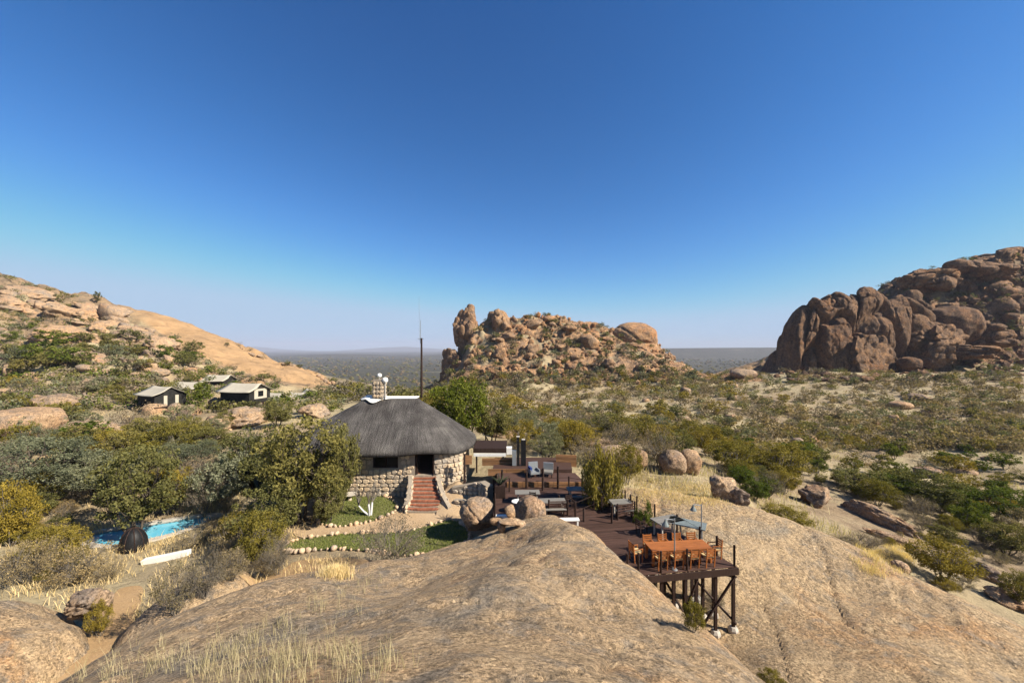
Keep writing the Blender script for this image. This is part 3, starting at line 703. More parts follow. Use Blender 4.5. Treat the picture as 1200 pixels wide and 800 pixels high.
def build_lodge():
    base = Vector((HX, 33, 7.2)); root = thing('thatched_lodge', 'stone lodge with grey thatched hip roof and white ridge capping', 'building', base)
    # roof
    n = 160; ex, ey = super_xy(HA, HB, 2.9, n); rx = np.clip(ex, -13.9, -9.2); rx = -11.5 + (rx + 11.5) * 1.0; ry = np.full(n, HYC)
    rows = [0.0, 0.08, 0.18, 0.3, 0.42, 0.54, 0.66, 0.78, 0.88, 0.95, 0.985, 1.0]; V = []; dn = []; ar = []
    arc = np.concatenate([[0], np.cumsum(np.hypot(np.diff(ex), np.diff(ey)))])
    wave = 0.16 * np.exp(-((ex + 7.5) / 1.6) ** 2) * (ey < HYC) - 0.10 * np.exp(-((ex + 4.9) / 0.9) ** 2) * (ey < HYC)
    for k, t in enumerate(rows):
        x = rx + (ex - rx) * t; y = ry + (ey - ry) * t
        if k == 0: y = ry + (ey - ry) * 0.03; x = rx + (ex - rx) * 0.03
        z = 15.35 - (15.35 - 11.42) * (t ** 0.97) + wave * t ** 3 + 0.10 * math.sin(t * PI)
        if k == 11: z = z - 0.16
        if k == 10: z = z - 0.02
        z = z + 0.05 * fbm2(x, y, 0.9, 3, 12) + 0.07 * (k > 8) * fbm2(x, y, 4.0, 2, 13); V.append(np.stack([x, y, z], 1)); dn.append(np.full(n, t * 5)); ar.append(arc)
    for (t, dz) in ((0.992, -0.42), (0.955, -0.50), (0.80, -0.30)):      # rounded lip and soffit
        x = rx + (ex - rx) * t; y = ry + (ey - ry) * t; V.append(np.stack([x, y, 11.42 + wave + dz + (0.35 if t < 0.9 else 0)], 1)); dn.append(np.full(n, 5 + (1 - t))); ar.append(arc)
    f = []
    for r in range(len(V) - 1):
        for k in range(n): f.append((r * n + k, r * n + (k + 1) % n, (r + 1) * n + (k + 1) % n, (r + 1) * n + k))
    me = mesh_np('thatch_roof', np.concatenate(V) - np.array(base), np.array(f)[:, ::-1], True, [M['thatch']], {'down': np.concatenate(dn), 'around': np.concatenate(ar)})
    roof = link('thatch_roof', me, root)
    # white ridge capping: a flattened saddle, broad round the chimney
    v = []; xs = np.linspace(-14.5, -8.9, 40); prof = np.linspace(-1, 1, 9)
    for x in xs:
        w = 0.26 + 0.55 * math.exp(-((x + 13.1) / 0.75) ** 2); w *= min(1, (x + 14.55) * 3, (-8.85 - x) * 3) ** 0.5
        for q in prof: v.append((x, HYC + q * w, 15.50 - abs(q) ** 1.4 * w * 0.80 + (0.10 if x < -12.2 else 0.0) - max(0, -13.9 - x) * 0.55))
    link('ridge_capping', mesh_np('ridge_capping', np.array(v) - np.array(base), grid_faces(9, 40), True, [M['white']]), roof)
    # wall backing with door and window openings
    fine = 900; wx, wy = super_xy(7.9, 3.9, 5.0, fine, -PI); s = np.concatenate([[0], np.cumsum(np.hypot(np.diff(wx), np.diff(wy)))])
    DOOR, WIN = (-8.37, -6.72, FLOOR_Z, 11.16), (-12.0, -9.8, 9.78, 10.92)
    # x stations on the front face made to match the openings
    cols = np.arange(0, fine, 3); zs = sorted({6.4, 7.4, 8.3, FLOOR_Z, 9.78, 10.4, 10.92, 11.16, 11.5})
    X = wx[cols].copy(); Y = wy[cols].copy()
    front = Y < HYC - 3
    for e in (DOOR[0], DOOR[1], WIN[0], WIN[1]):
        k = np.argmin(np.where(front, np.abs(X - e), 99)); X[k] = e
    nc = len(cols); v = np.array([(X[c], Y[c], z) for z in zs for c in range(nc)]); f = []
    for r in range(len(zs) - 1):
        zm = (zs[r] + zs[r + 1]) / 2
        for c in range(nc):
            d = (c + 1) % nc; xm = (X[c] + X[d]) / 2
            if front[c] and front[d] and any(a < xm < b and e < zm < g for a, b, e, g in (DOOR, WIN)): continue
            f.append((r * nc + c, r * nc + d, (r + 1) * nc + d, (r + 1) * nc + c))
    wall = link('wall', mesh_np('wall', v - np.array(base), np.array(f), False, [M['mortar']]), root)
    so = wall.modifiers.new('thickness', 'SOLIDIFY'); so.thickness = 0.38; so.offset = -1
    # rubble stones laid into the wall
    shapes = []
    for q in range(9):
        r_ = random.Random(q); m = r_.choice((6, 7, 8)); b0 = []; b1 = []
        ph = r_.uniform(0, 6)
        for k in range(m):
            a = 2 * PI * k / m + ph + r_.uniform(-0.2, 0.2); rr = (abs(math.cos(a)) ** 3.4 + abs(math.sin(a)) ** 3.4) ** (-1 / 3.4) * r_.uniform(0.86, 1.04)
            b0.append((rr * math.cos(a) * 0.5, 0.05, rr * math.sin(a) * 0.5)); b1.append((rr * 0.80 * math.cos(a) * 0.5, -r_.uniform(0.05, 0.09), rr * 0.80 * math.sin(a) * 0.5))
        me = bpy.data.meshes.new('stone'); me.from_pydata(b0 + b1, [], [(k, (k + 1) % m, m + (k + 1) % m, m + k) for k in range(m)] + [tuple(range(m, 2 * m))])
        me.materials.append(M['wallstone']); me.update(); shapes.append(me)
    def stone(p, nrm, w, h, par, org):
        o = link('stone', R.choice(shapes), par, Vector(p) - org)
        o.rotation_euler = (0, R.choice((0, PI)) + R.uniform(-0.14, 0.14), math.atan2(nrm[0], -nrm[1])); o.scale = (w, R.uniform(0.7, 1.3), h)
    fr = [k for k in range(fine) if wy[k] < HYC - 1.2 and wx[k] > -19.2]
    s0, s1 = s[fr[0]], s[fr[-1]]; z = 6.95; row = 0
    while z < 11.15:
        h = R.uniform(0.30, 0.46); t = s0 + R.uniform(0, 0.3)
        while t < s1:
            w = R.uniform(0.28, 0.66); k = min(fine - 2, int(np.searchsorted(s, t + w / 2))); x, y = wx[k], wy[k]
            nx, ny = wy[k + 1] - wy[k - 1], -(wx[k + 1] - wx[k - 1]); l = math.hypot(nx, ny)
            bad = y < HYC - 3 and any(a - w * 0.46 < x < b + w * 0.46 and e - h * 0.46 < z + h / 2 < g + h * 0.3 for a, b, e, g in (DOOR, WIN))
            if not bad and t + w < s1: stone((x, y, z + h / 2 + R.uniform(-0.03, 0.03)), (nx / l, ny / l), w * 1.1, h * 1.12, wall, base)
            t += w + 0.015
        z += h + 0.012; row += 1
    # window: frame, mullions, panes; door leaf and frame
    yw = 33.1 + 0.14
    m = MB(); a, b, e, g = WIN
    for z_ in (e + 0.04, g - 0.04): m.box(((a + b) / 2, yw, z_), (b - a, 0.10, 0.08))
    for x_ in (a + 0.04, (a + b) / 2, b - 0.04): m.box((x_, yw + 0.003, (e + g) / 2), (0.07, 0.10, g - e - 0.16))
    wf = m.build('window', M['darkwood'], root, base)
    for x_ in ((a * 3 + b) / 4, (a + 3 * b) / 4): MB().box((x_, yw + 0.06, (e + g) / 2), ((b - a) / 2 - 0.1, 0.012, g - e - 0.16)).build('pane', M['glass'], wf, base)
    a, b, e, g = DOOR; m = MB()
    for x_ in (a + 0.05, b - 0.05): m.box((x_, yw, (e + g) / 2), (0.10, 0.14, g - e))
    m.box(((a + b) / 2, yw, g - 0.05), (b - a - 0.2, 0.14, 0.10)); df = m.build('door', M['darkwood'], root, base)
    MB().box((a + 0.16, yw + 0.42, e + 0.98), (0.05, 0.72, 1.9)).build('door_leaf', M['darkwood'], df, base)
    MB().box((HX, HYC, FLOOR_Z - 0.06), (13.5, 6.8, 0.12)).build('floor', M['brick'], root, base)
    # eave post at the right corner and its bracket
    MB().tube((-4.05, 32.75, 7.3), (-4.05, 32.75, 11.1), 0.10, 0.09).build('eave_post', M['darkwood'], root, base)
    MB().box((-3.7, 32.9, 10.55), (0.55, 0.12, 0.75)).build('eave_panel', M['plank'], root, base)
    # chimney of rubble stone with two white globes
    cx, cy = -12.75, HYC; ch = MB().box((cx, cy, 16.1), (0.96, 0.96, 2.0)).build('chimney', M['mortar'], root, base)
    for face in range(3):
        for r_ in range(4):
            for c_ in range(3):
                u = (c_ - 1) * 0.31 + R.uniform(-0.03, 0.03); zz = 15.55 + r_ * 0.40
                p, nr = [((cx + u, cy - 0.48, zz), (0, -1)), ((cx + 0.48, cy + u, zz), (1, 0)), ((cx - 0.48, cy + u, zz), (-1, 0))][face]
                stone(p, nr, R.uniform(0.28, 0.34), R.uniform(0.34, 0.44), ch, base)
    MB().lathe((cx - 0.0, cy, 17.1), [(0.06, 0), (0.06, 0.16), (0.15, 0.2), (0.22, 0.32), (0.22, 0.44), (0.13, 0.55), (0.02, 0.58)], 14).build('globe', M['white'], ch, base, True)
    MB().lathe((cx + 0.66, cy - 0.35, 15.3), [(0.07, 0), (0.07, 1.45), (0.16, 1.5), (0.27, 1.66), (0.28, 1.80), (0.19, 1.98), (0.02, 2.02)], 14).build('globe', M['white'], ch, base, True)
    return shapes, stone
STONES, lay_stone = build_lodge()

def brick_steps():
    root = thing('brick_staircase', 'red brick steps widening down from the lodge door', 'staircase', (-7.2, 31.6, 7.2))
    brick = MB().box((0, 0, 0), (1, 1, 1)).build('brick', M['brick']); bme = brick.data; bpy.data.objects.remove(brick)
    nst = 9
    for k in range(nst):
        t = k / (nst - 1); D = 33.0 - t * 2.75; z = FLOOR_Z - 0.02 - (k + 1) * (FLOOR_Z - 7.36) / (nst + 0.3)
        xc = -7.5 + t * 0.62; wd = 1.9 + 1.25 * t ** 2.2
        m = MB().box((xc, D + 0.20, (z + 6.9) / 2 - 0.04), (wd - 0.03, 0.52, z - 6.9 - 0.08)); st = m.build('step', M['mortar'], root, root.location)
        nb = int(wd / 0.235)
        for j in range(nb):
            x = xc - wd / 2 + (j + 0.5) * wd / nb; cv = 0.26 * (abs(x - xc) / (wd / 2)) ** 2 * (k > nst - 3)
            o = link('brick', bme, st, Vector((x, D + 0.11 + cv, z - 0.035 + R.uniform(-0.008, 0.008))) - root.location)
            o.scale = (wd / nb - 0.022, 0.33, 0.15); o.rotation_euler = (0, 0, R.uniform(-0.02, 0.02))
brick_steps()

def rubble_run(name, label, cat, pts, thick, group=None):
    """low stone wall along plan points (x, y, bottom, top) > core, stones"""
    p0 = Vector(pts[0][:3]); root = thing(name, label, cat, p0, 0, group); v = []; f = []
    for i, (x, y, b, t) in enumerate(pts):
        a = pts[max(0, i - 1)]; c = pts[min(len(pts) - 1, i + 1)]; d = Vector((c[0] - a[0], c[1] - a[1])).normalized(); n = Vector((d.y, -d.x)) * thick / 2
        v += [(x + n.x, y + n.y, b), (x + n.x, y + n.y, t), (x - n.x, y - n.y, t), (x - n.x, y - n.y, b)]
    for i in range(len(pts) - 1):
        for k in range(4): f.append((i * 4 + k, i * 4 + (k + 1) % 4, i * 4 + 4 + (k + 1) % 4, i * 4 + 4 + k))
    f += [(0, 3, 2, 1), (len(v) - 4, len(v) - 3, len(v) - 2, len(v) - 1)]
    core = MB().add(v, f).build('core', M['mortar'], root, p0)
    for i in range(len(pts) - 1):
        a, c = pts[i], pts[i + 1]; L = math.hypot(c[0] - a[0], c[1] - a[1]); d = Vector((c[0] - a[0], c[1] - a[1])) / L
        for sd in (-1, 1):
            n = Vector((d.y, -d.x)) * sd; u = 0.05
            while u < L:
                w = R.uniform(0.3, 0.55); q = min(1, (u + w / 2) / L); b = a[2] + (c[2] - a[2]) * q; t = a[3] + (c[3] - a[3]) * q; z = b + 0.05
                while z < t - 0.1:
                    h = R.uniform(0.28, 0.42)
                    if z + h < t + 0.1: lay_stone((a[0] + d.x * (u + w / 2) + n.x * thick / 2, a[1] + d.y * (u + w / 2) + n.y * thick / 2, z + h / 2), (n.x, n.y), w, h, root, p0)
                    z += h
                u += w + 0.02
        cap = R.uniform(0, 0.2)
    return root
rubble_run('stair_wall', 'stone cheek wall left of the red brick steps', 'wall', [(-8.72, 33.0, 7.0, 9.25), (-8.45, 32.0, 7.0, 8.9), (-8.3, 31.0, 7.0, 8.2), (-8.42, 30.4, 7.0, 7.7)], 0.34)
rubble_run('stair_wall', 'stone cheek wall right of the red brick steps', 'wall', [(-6.35, 33.0, 7.0, 9.2), (-6.0, 32.0, 7.0, 8.75), (-5.45, 31.0, 7.0, 8.1), (-4.9, 30.3, 7.0, 7.6)], 0.34)
rubble_run('terrace_wall', 'stepped pale stone retaining wall at the lodge corner beside the deck', 'wall', [(-4.9, 31.9, 7.1, 8.6), (-3.6, 31.7, 7.1, 8.9), (-2.4, 31.2, 7.1, 9.3), (-1.75, 30.2, 7.1, 9.3)], 0.6)
rubble_run('terrace_wall', 'low pale stone step in front of the terrace corner', 'wall', [(-4.6, 30.9, 7.0, 7.95), (-3.3, 30.6, 7.0, 8.0), (-2.0, 29.8, 7.0, 8.1)], 0.5)
# sloping sandy bank right of the steps
sheet('sand_bank', lambda x, y: np.maximum(ground(x, y) - 0.3, 8.75 - 0.55 * np.hypot((x + 4.6) * 0.8, np.minimum(0, y - 32.6)) - 0.9 * np.maximum(0, -5.35 - x + (33 - y) * -0.35)) + 0.05 * fbm2(x, y, 1.5, 3, 3), -5.9, -2.6, 29.6, 33.0, 0.2, M['sand'])

# ------------------------------------------------------------------ paths and lawns with stone edging
LZ = 6.95
LAWN1 = pix_poly([(372, 606), (392, 588), (420, 579), (445, 583), (464, 592), (462, 601), (445, 608), (420, 613), (390, 614)], 7.1)
LAWN2 = pix_poly([(330, 637), (345, 628), (380, 625), (430, 624), (470, 622), (505, 615), (530, 611), (545, 620), (551, 633), (538, 641), (505, 648), (470, 650), (420, 646), (380, 643), (345, 643)], 7.0)
SANDP = pix_poly([(360, 618), (400, 619), (440, 612), (466, 604), (474, 592), (520, 590), (552, 606), (580, 615), (575, 628), (556, 642), (552, 628), (540, 612), (520, 608), (490, 615), (440, 621), (385, 623)], 7.15)
PATH = [W(52, 800, 14.9), W(100, 748, 17.4), W(140, 700, 21.4), W(158, 680, 22.8)]
patch('sand_path', pix_poly([(20, 818), (35, 798), (88, 745), (126, 702), (140, 682), (166, 680), (164, 706), (146, 752), (128, 800), (120, 818)], 6.9), M['orangesand'], 0.06, fn=ground)
patch('sand_yard', [(-16, 28.2), (-12.5, 29.8), (-9.3, 30.2), (-8.3, 31.6), (-6, 31.6), (-4.5, 29.8), (-1.8, 28.4), (-0.9, 25.6), (-1.6, 23.9), (-3.2, 24.2), (-4.2, 25.0), (-8, 26.5), (-13, 26.6)], M['sand'], 0.05)
patch('soil_bank', pix_poly([(280, 690), (330, 664), (352, 650), (420, 652), (470, 660), (440, 668), (380, 676), (330, 692)], 7.4), M['orangesand'], 0.045)
lawn1 = patch('lawn', LAWN1, M['lawn'], 0.085)
lawn2 = patch('lawn', LAWN2, M['lawn'], 0.085)

def blades(name, pts, h, w, lean, mat, kind='stuff', segs=1):
    """many grass blades: pts (N,3), one thin tapering strip each"""
    n = len(pts); a = rng.uniform(0, 2 * PI, n); hh = h * rng.uniform(0.55, 1.2, n); d = np.stack([np.cos(a), np.sin(a), np.zeros(n)], 1)
    b = rng.uniform(0, 2 * PI, n); l = np.stack([np.cos(b), np.sin(b), np.zeros(n)], 1) * (lean * hh * rng.uniform(0.3, 1.3, n))[:, None]
    up = np.zeros((n, 3)); up[:, 2] = hh
    base0, base1 = pts - d * w / 2, pts + d * w / 2; mid0 = pts + up * 0.6 + l * 0.35 - d * w * 0.35; mid1 = pts + up * 0.6 + l * 0.35 + d * w * 0.35; tip0 = pts + up + l - d * w * 0.12; tip1 = pts + up + l + d * w * 0.12
    v = np.stack([base0, base1, mid1, mid0, tip1, tip0], 1).reshape(-1, 3); i = np.arange(n)[:, None] * 6
    f = np.concatenate([i + np.array([[0, 1, 2, 3]]), i + np.array([[3, 2, 4, 5]])])
    tone = np.repeat(rng.uniform(0, 1, n), 6)
    return tag(link(name, mesh_np(name, v, f, False, [mat], {'tone': tone})), kind=kind)

def lawn_points(poly, n):
    P = np.array(smooth_poly(poly, 5)); x = rng.uniform(P[:, 0].min(), P[:, 0].max(), n * 3); y = rng.uniform(P[:, 1].min(), P[:, 1].max(), n * 3)
    k = inside(P, x, y); x, y = x[k][:n], y[k][:n]; return np.stack([x, y, surf_np(x, y) + 0.08], 1)
blades('lawn_grass', np.concatenate([lawn_points(LAWN1, 7000), lawn_points(LAWN2, 11000)]), 0.10, 0.035, 0.5, M['lawnblade'])

def edging(label, poly, skip=lambda x, y: False, size=0.155):
    P = smooth_poly(poly, 10); root = thing('stone_edging', label, 'lawn edging', (P[0][0], P[0][1], surf(*P[0]))); org = root.location
    acc = 0; last = P[0]
    for p in P[1:] + [P[0]]:
        d = math.hypot(p[0] - last[0], p[1] - last[1]); acc += d
        if acc > size * R.uniform(1.5, 2.2):
            acc = 0; s = size * R.choice((0.62, 0.8, 0.95, 1.1, 1.45)) * R.uniform(0.9, 1.1)
            if not skip(*p):
                o = link('stone', rock_mesh(R.choice(('round', 'block')), R.randrange(6), 2, 'palerock'), root, Vector((p[0], p[1], surf(*p) + s * 0.45 + 0.05)) - org)
                o.scale = (s, s * R.uniform(0.7, 1.0), s * R.uniform(0.7, 0.95)); o.rotation_euler = (R.uniform(-.3, .3), R.uniform(-.3, .3), R.uniform(0, 6))
        last = p
edging('whitish stones lining the small upper lawn below the lodge wall', LAWN1, lambda x, y: y > 31.6 and x < -12)
edging('whitish stones lining the long lower lawn in front of the sandy yard', LAWN2)

# ------------------------------------------------------------------ pool, white beam, cover
def pool():
    root = thing('swimming_pool', 'turquoise swimming pool behind the trees on the left', 'pool', (-29, 30.8, POOL_Z)); org = root.location
    n = len(POOL_S); m = MB(); v = [(x, y, POOL_Z - 0.02) for x, y in POOL_S] + [(x, y, POOL_Z - 1.4) for x, y in POOL_S]
    m.add(v, [(k, (k + 1) % n, n + (k + 1) % n, n + k) for k in range(n)] + [tuple(range(n, 2 * n))]); m.build('basin', M['poolwall'], root, org)
    c = np.array(POOL_S).mean(0); v = []; f = []
    for x, y in POOL_S:
        d = np.array([x, y]) - c; d = d / np.linalg.norm(d)
        v += [(x, y, POOL_Z - 0.25), (x, y, POOL_Z + 0.16), (x + d[0] * 0.6, y + d[1] * 0.6, POOL_Z + 0.16), (x + d[0] * 0.6, y + d[1] * 0.6, POOL_Z - 0.9)]
    for k in range(n):
        for j in range(3): f.append((4 * k + j, 4 * ((k + 1) % n) + j, 4 * ((k + 1) % n) + j + 1, 4 * k + j + 1))
    MB().add(v, f).build('coping', M['concrete'], root, org)
    t = NT('pool_water'); t.b.inputs['Roughness'].default_value = 0.05; t.b.inputs['IOR'].default_value = 1.33; t.b.inputs['Specular IOR Level'].default_value = 0.4
    nz = t.noise(t.pos(), 3.0, 3); wm = t.done(t.ramp(t.noise(t.pos(), 0.5, 3), [(0.3, (0.10, 0.46, 0.66)), (0.7, (0.24, 0.64, 0.76))]), t.bump(nz, 0.25, 0.05))
    MB().add([(x, y, POOL_Z - 0.12) for x, y in POOL_S], [tuple(range(n))]).build('water', wm, root, org)
pool()

m = MB(); a, b = hit(168, 661), hit(222, 650); a.z += 0.16; b.z += 0.16
tag(m.bar(a, b, 0.42, 0.34).build('white_beam', M['white']), 'whitewashed beam lying on the ground below the pool', 'beam')
def drum_cover():
    p = hit(156, 644); root = thing('pool_cover_reel', 'dark domed cover standing at the pool edge under the tree', 'pool cover', p)
    MB().lathe((0, 0, -0.2), [(0.74, 0), (0.78, 0.5), (0.72, 1.0), (0.56, 1.4), (0.33, 1.68), (0.08, 1.78)], 18).build('cover', M['black'], root, None, True)
    for k in range(9):
        a = 2 * PI * k / 9; m = MB(); pr = [(0.75, 0), (0.79, 0.5), (0.73, 1.0), (0.57, 1.4), (0.34, 1.68), (0.08, 1.79)]
        for (r0, z0), (r1, z1) in zip(pr[:-1], pr[1:]): m.tube((r0 * math.cos(a), r0 * math.sin(a), z0 - 0.2), (r1 * math.cos(a), r1 * math.sin(a), z1 - 0.2), 0.03, 0.03, 4)
        m.build('rib', M['darkwood'], root)
drum_cover()

# ------------------------------------------------------------------ boulders placed one by one
bpix(560, 585, 618, 41, 'large rounded tan boulder at the lawn end, left of the pair', D=26.0, style='round', var=1, sub=5)
bpix(622, 583, 616, 37, 'large tilted tan boulder on the dome edge, right of the pair', D=23.2, style='round', var=2, sub=5, tilt=(0.1, 0.35))
def stone_seat():
    c = hit(598, 622); root = thing('stone_bench', 'small seat of stacked flat stones between the two large boulders', 'stone bench', c)
    for nm, st, p, sz, ty in (('slab_stone', 'slab', (0.05, 0.1, 0.42), (0.75, 0.42, 0.13), 0.1), ('leg_stone', 'block', (-0.45, 0.1, 0.15), (0.22, 0.3, 0.24), 0.0), ('leg_stone', 'block', (0.55, 0.05, 0.15), (0.26, 0.3, 0.26), 0.0), ('upright_stone', 'block', (0.0, 0.32, 0.8), (0.27, 0.18, 0.38), -0.25), ('pale_stone', 'round', (-0.7, 0.35, 0.35), (0.36, 0.22, 0.2), 0.0)):
        o = link(nm, rock_mesh(st, 3, 3, 'rock'), root, p); o.scale = sz; o.rotation_euler = (0, ty, 0.2)
stone_seat()
def bird_bath():
    c = hit(410, 587); root = thing('bird_bath', 'small pale stone bird bath on the upper lawn', 'bird bath', c)
    MB().lathe((0, 0, 0), [(0.22, 0), (0.15, 0.2), (0.14, 0.45), (0.2, 0.5)], 10).build('pedestal', M['wallstone'], root)
    MB().lathe((0, 0, 0.5), [(0.2, 0), (0.5, 0.06), (0.56, 0.14), (0.48, 0.12), (0.1, 0.08)], 14).build('bowl', M['concrete'], root, None, True)
bird_bath()

ROCKS = [  # px, top, bottom, width, D, style, label
    (30, 477, 512, 74, None, 'round', 'big rounded pinkish boulder at the left edge above the trees'),
    (98, 494, 516, 70, None, 'slab', 'broad low rock slab right of the big rounded boulder'),
    (60, 462, 487, 40, None, 'slab', 'pale rock behind the big rounded boulder, bush in front'),
    (180, 472, 494, 20, 66, 'round', 'left end boulder in the row under the nearer tent'),
    (192, 474, 494, 11, 67, 'block', 'narrow stone second in the row under the nearer tent'),
    (205, 473, 497, 19, 66, 'round', 'rounded orange boulder third in the row under the nearer tent'),
    (223, 474, 500, 21, 65, 'round', 'tall grey boulder at the right end of the row under the nearer tent'),
    (254, 466, 484, 19, 70, 'block', 'pinkish block between the two tents'),
    (287, 478, 500, 62, None, 'slab', 'smooth pale rock slab below the right tent'),
    (262, 486, 506, 40, None, 'slab', 'low sloping rock slab left of the smooth pale one'),
    (368, 474, 490, 32, None, 'slab', 'pink rock dome left of the lodge roof'),
    (33, 437, 447, 20, None, 'slab', 'small pale rock among bushes at the far left'),
    (6, 455, 464, 16, None, 'round', 'pale rock cut by the left picture edge'),
    (106, 414, 425, 56, None, 'slab', 'long pale ledge on the left hillside above the camp'),
    (156, 417, 431, 26, None, 'block', 'blocky rock on the hillside above the nearer tent'),
    (76, 384, 402, 66, None, 'slab', 'large reddish ledge in the middle of the left hillside'),
    (75, 356, 376, 44, None, 'block', 'big square rock high on the left hillside'),
    (105, 362, 375, 32, None, 'slab', 'rock slab right of the big square hillside rock'),
    (122, 376, 391, 36, None, 'slab', 'sloping rock above the long dark crack of the hillside'),
    (156, 386, 402, 42, None, 'slab', 'overhanging ledge right of centre on the left hillside'),
    (186, 395, 409, 32, None, 'slab', 'rounded ledge end near the orange slab'),
    (46, 367, 375, 32, None, 'slab', 'thin pale ledge among dark hillside bushes'),
    (12, 350, 362, 34, None, 'slab', 'pale rock high at the left picture edge'),
    (30, 338, 352, 44, None, 'slab', 'broad rock below the left skyline'),
    (590, 496, 530, 32, 52, 'round', 'pale upright boulder behind the bushes right of the lodge'),
    (651, 514, 526, 22, 44, 'block', 'small pale rock right of the lodge terrace'),
    (700, 512, 524, 34, 46, 'slab', 'flat pale rock behind the yellow tree'),
    (722, 522, 554, 42, None, 'round', 'rounded tan boulder right of the yellow tree'),
    (747, 525, 550, 22, None, 'round', 'grey boulder close beside the rounded tan one'),
    (788, 529, 556, 30, None, 'round', 'dark left half of the split boulder beyond the dry grass'),
    (808, 528, 556, 27, None, 'round', 'lit right half of the split boulder beyond the dry grass'),
    (848, 560, 586, 30, None, 'block', 'dark square boulder on the upper edge of the slab'),
    (866, 572, 592, 26, None, 'block', 'smaller rock against the dark square boulder on the slab edge'),
    (958, 568, 594, 34, 38, 'block', 'jagged dark rock at the top of the long rock rib'),
    (912, 652, 660, 12, 29, 'round', 'small dark stone at the slab rim'),
    (1054, 657, 672, 16, 26, 'round', 'small round dark boulder on the slab rim in pale grass'),
    (1185, 690, 716, 50, 25, 'block', 'dark rock cut by the right picture edge'),
    (1090, 548, 560, 26, None, 'slab', 'pale flat rock in the bushland right of centre'),
    (1055, 470, 480, 22, None, 'round', 'dark round boulder in the middle of the right bushland'),
    (1076, 461, 470, 26, None, 'slab', 'dark flat rock below the brown cliff'),
    (1130, 548, 556, 24, None, 'round', 'pair of dark stones right in the bushland'),
    (870, 432, 444, 26, None, 'round', 'dark boulder left of the brown cliff foot'),
    (104, 690, 722, 34, 17.5, 'slab', 'cracked rock slab left of the sandy path'),
]
for i, (px, t, b, w, D, st, lab) in enumerate(ROCKS):
    kw = {}
    if t < 440 and px < 260 and st == 'slab': kw = dict(tilt=(0.15, 0.30))
    if st == 'rib': kw = dict(tilt=(0, 0.30), depth=0.35, rz=-0.25); st = 'slab'
    bpix(px, t, b, w, lab, D=D, style=st, var=i % 7, sub=5 if (D or 99) < 30 else 4, **kw)

def rib(px0, py0, px1, py1, r, label, var=0, sub=5):
    a, b = hit(px0, py0), hit(px1, py1); d = b - a; q = d.to_track_quat('X', 'Z')
    o = link('rock_rib', rock_mesh('slab', var, sub, 'rock')); o.rotation_mode = 'QUATERNION'; o.rotation_quaternion = q
    o.scale = (d.length * 0.54, r * 0.9, r); o.location = (a + b) / 2 + Vector((0, 0, r * 0.35)); return tag(o, label, 'rock rib', None, 'thing')
rib(982, 590, 1074, 632, 0.95, 'long sloping rock rib lying in the bushes right of the slab', 1)
rib(1010, 622, 1090, 652, 0.5, 'flat rock rib half buried in pale grass near the slab', 3)
rib(1120, 660, 1192, 694, 0.7, 'rock rib at the right edge below the bushes', 4)

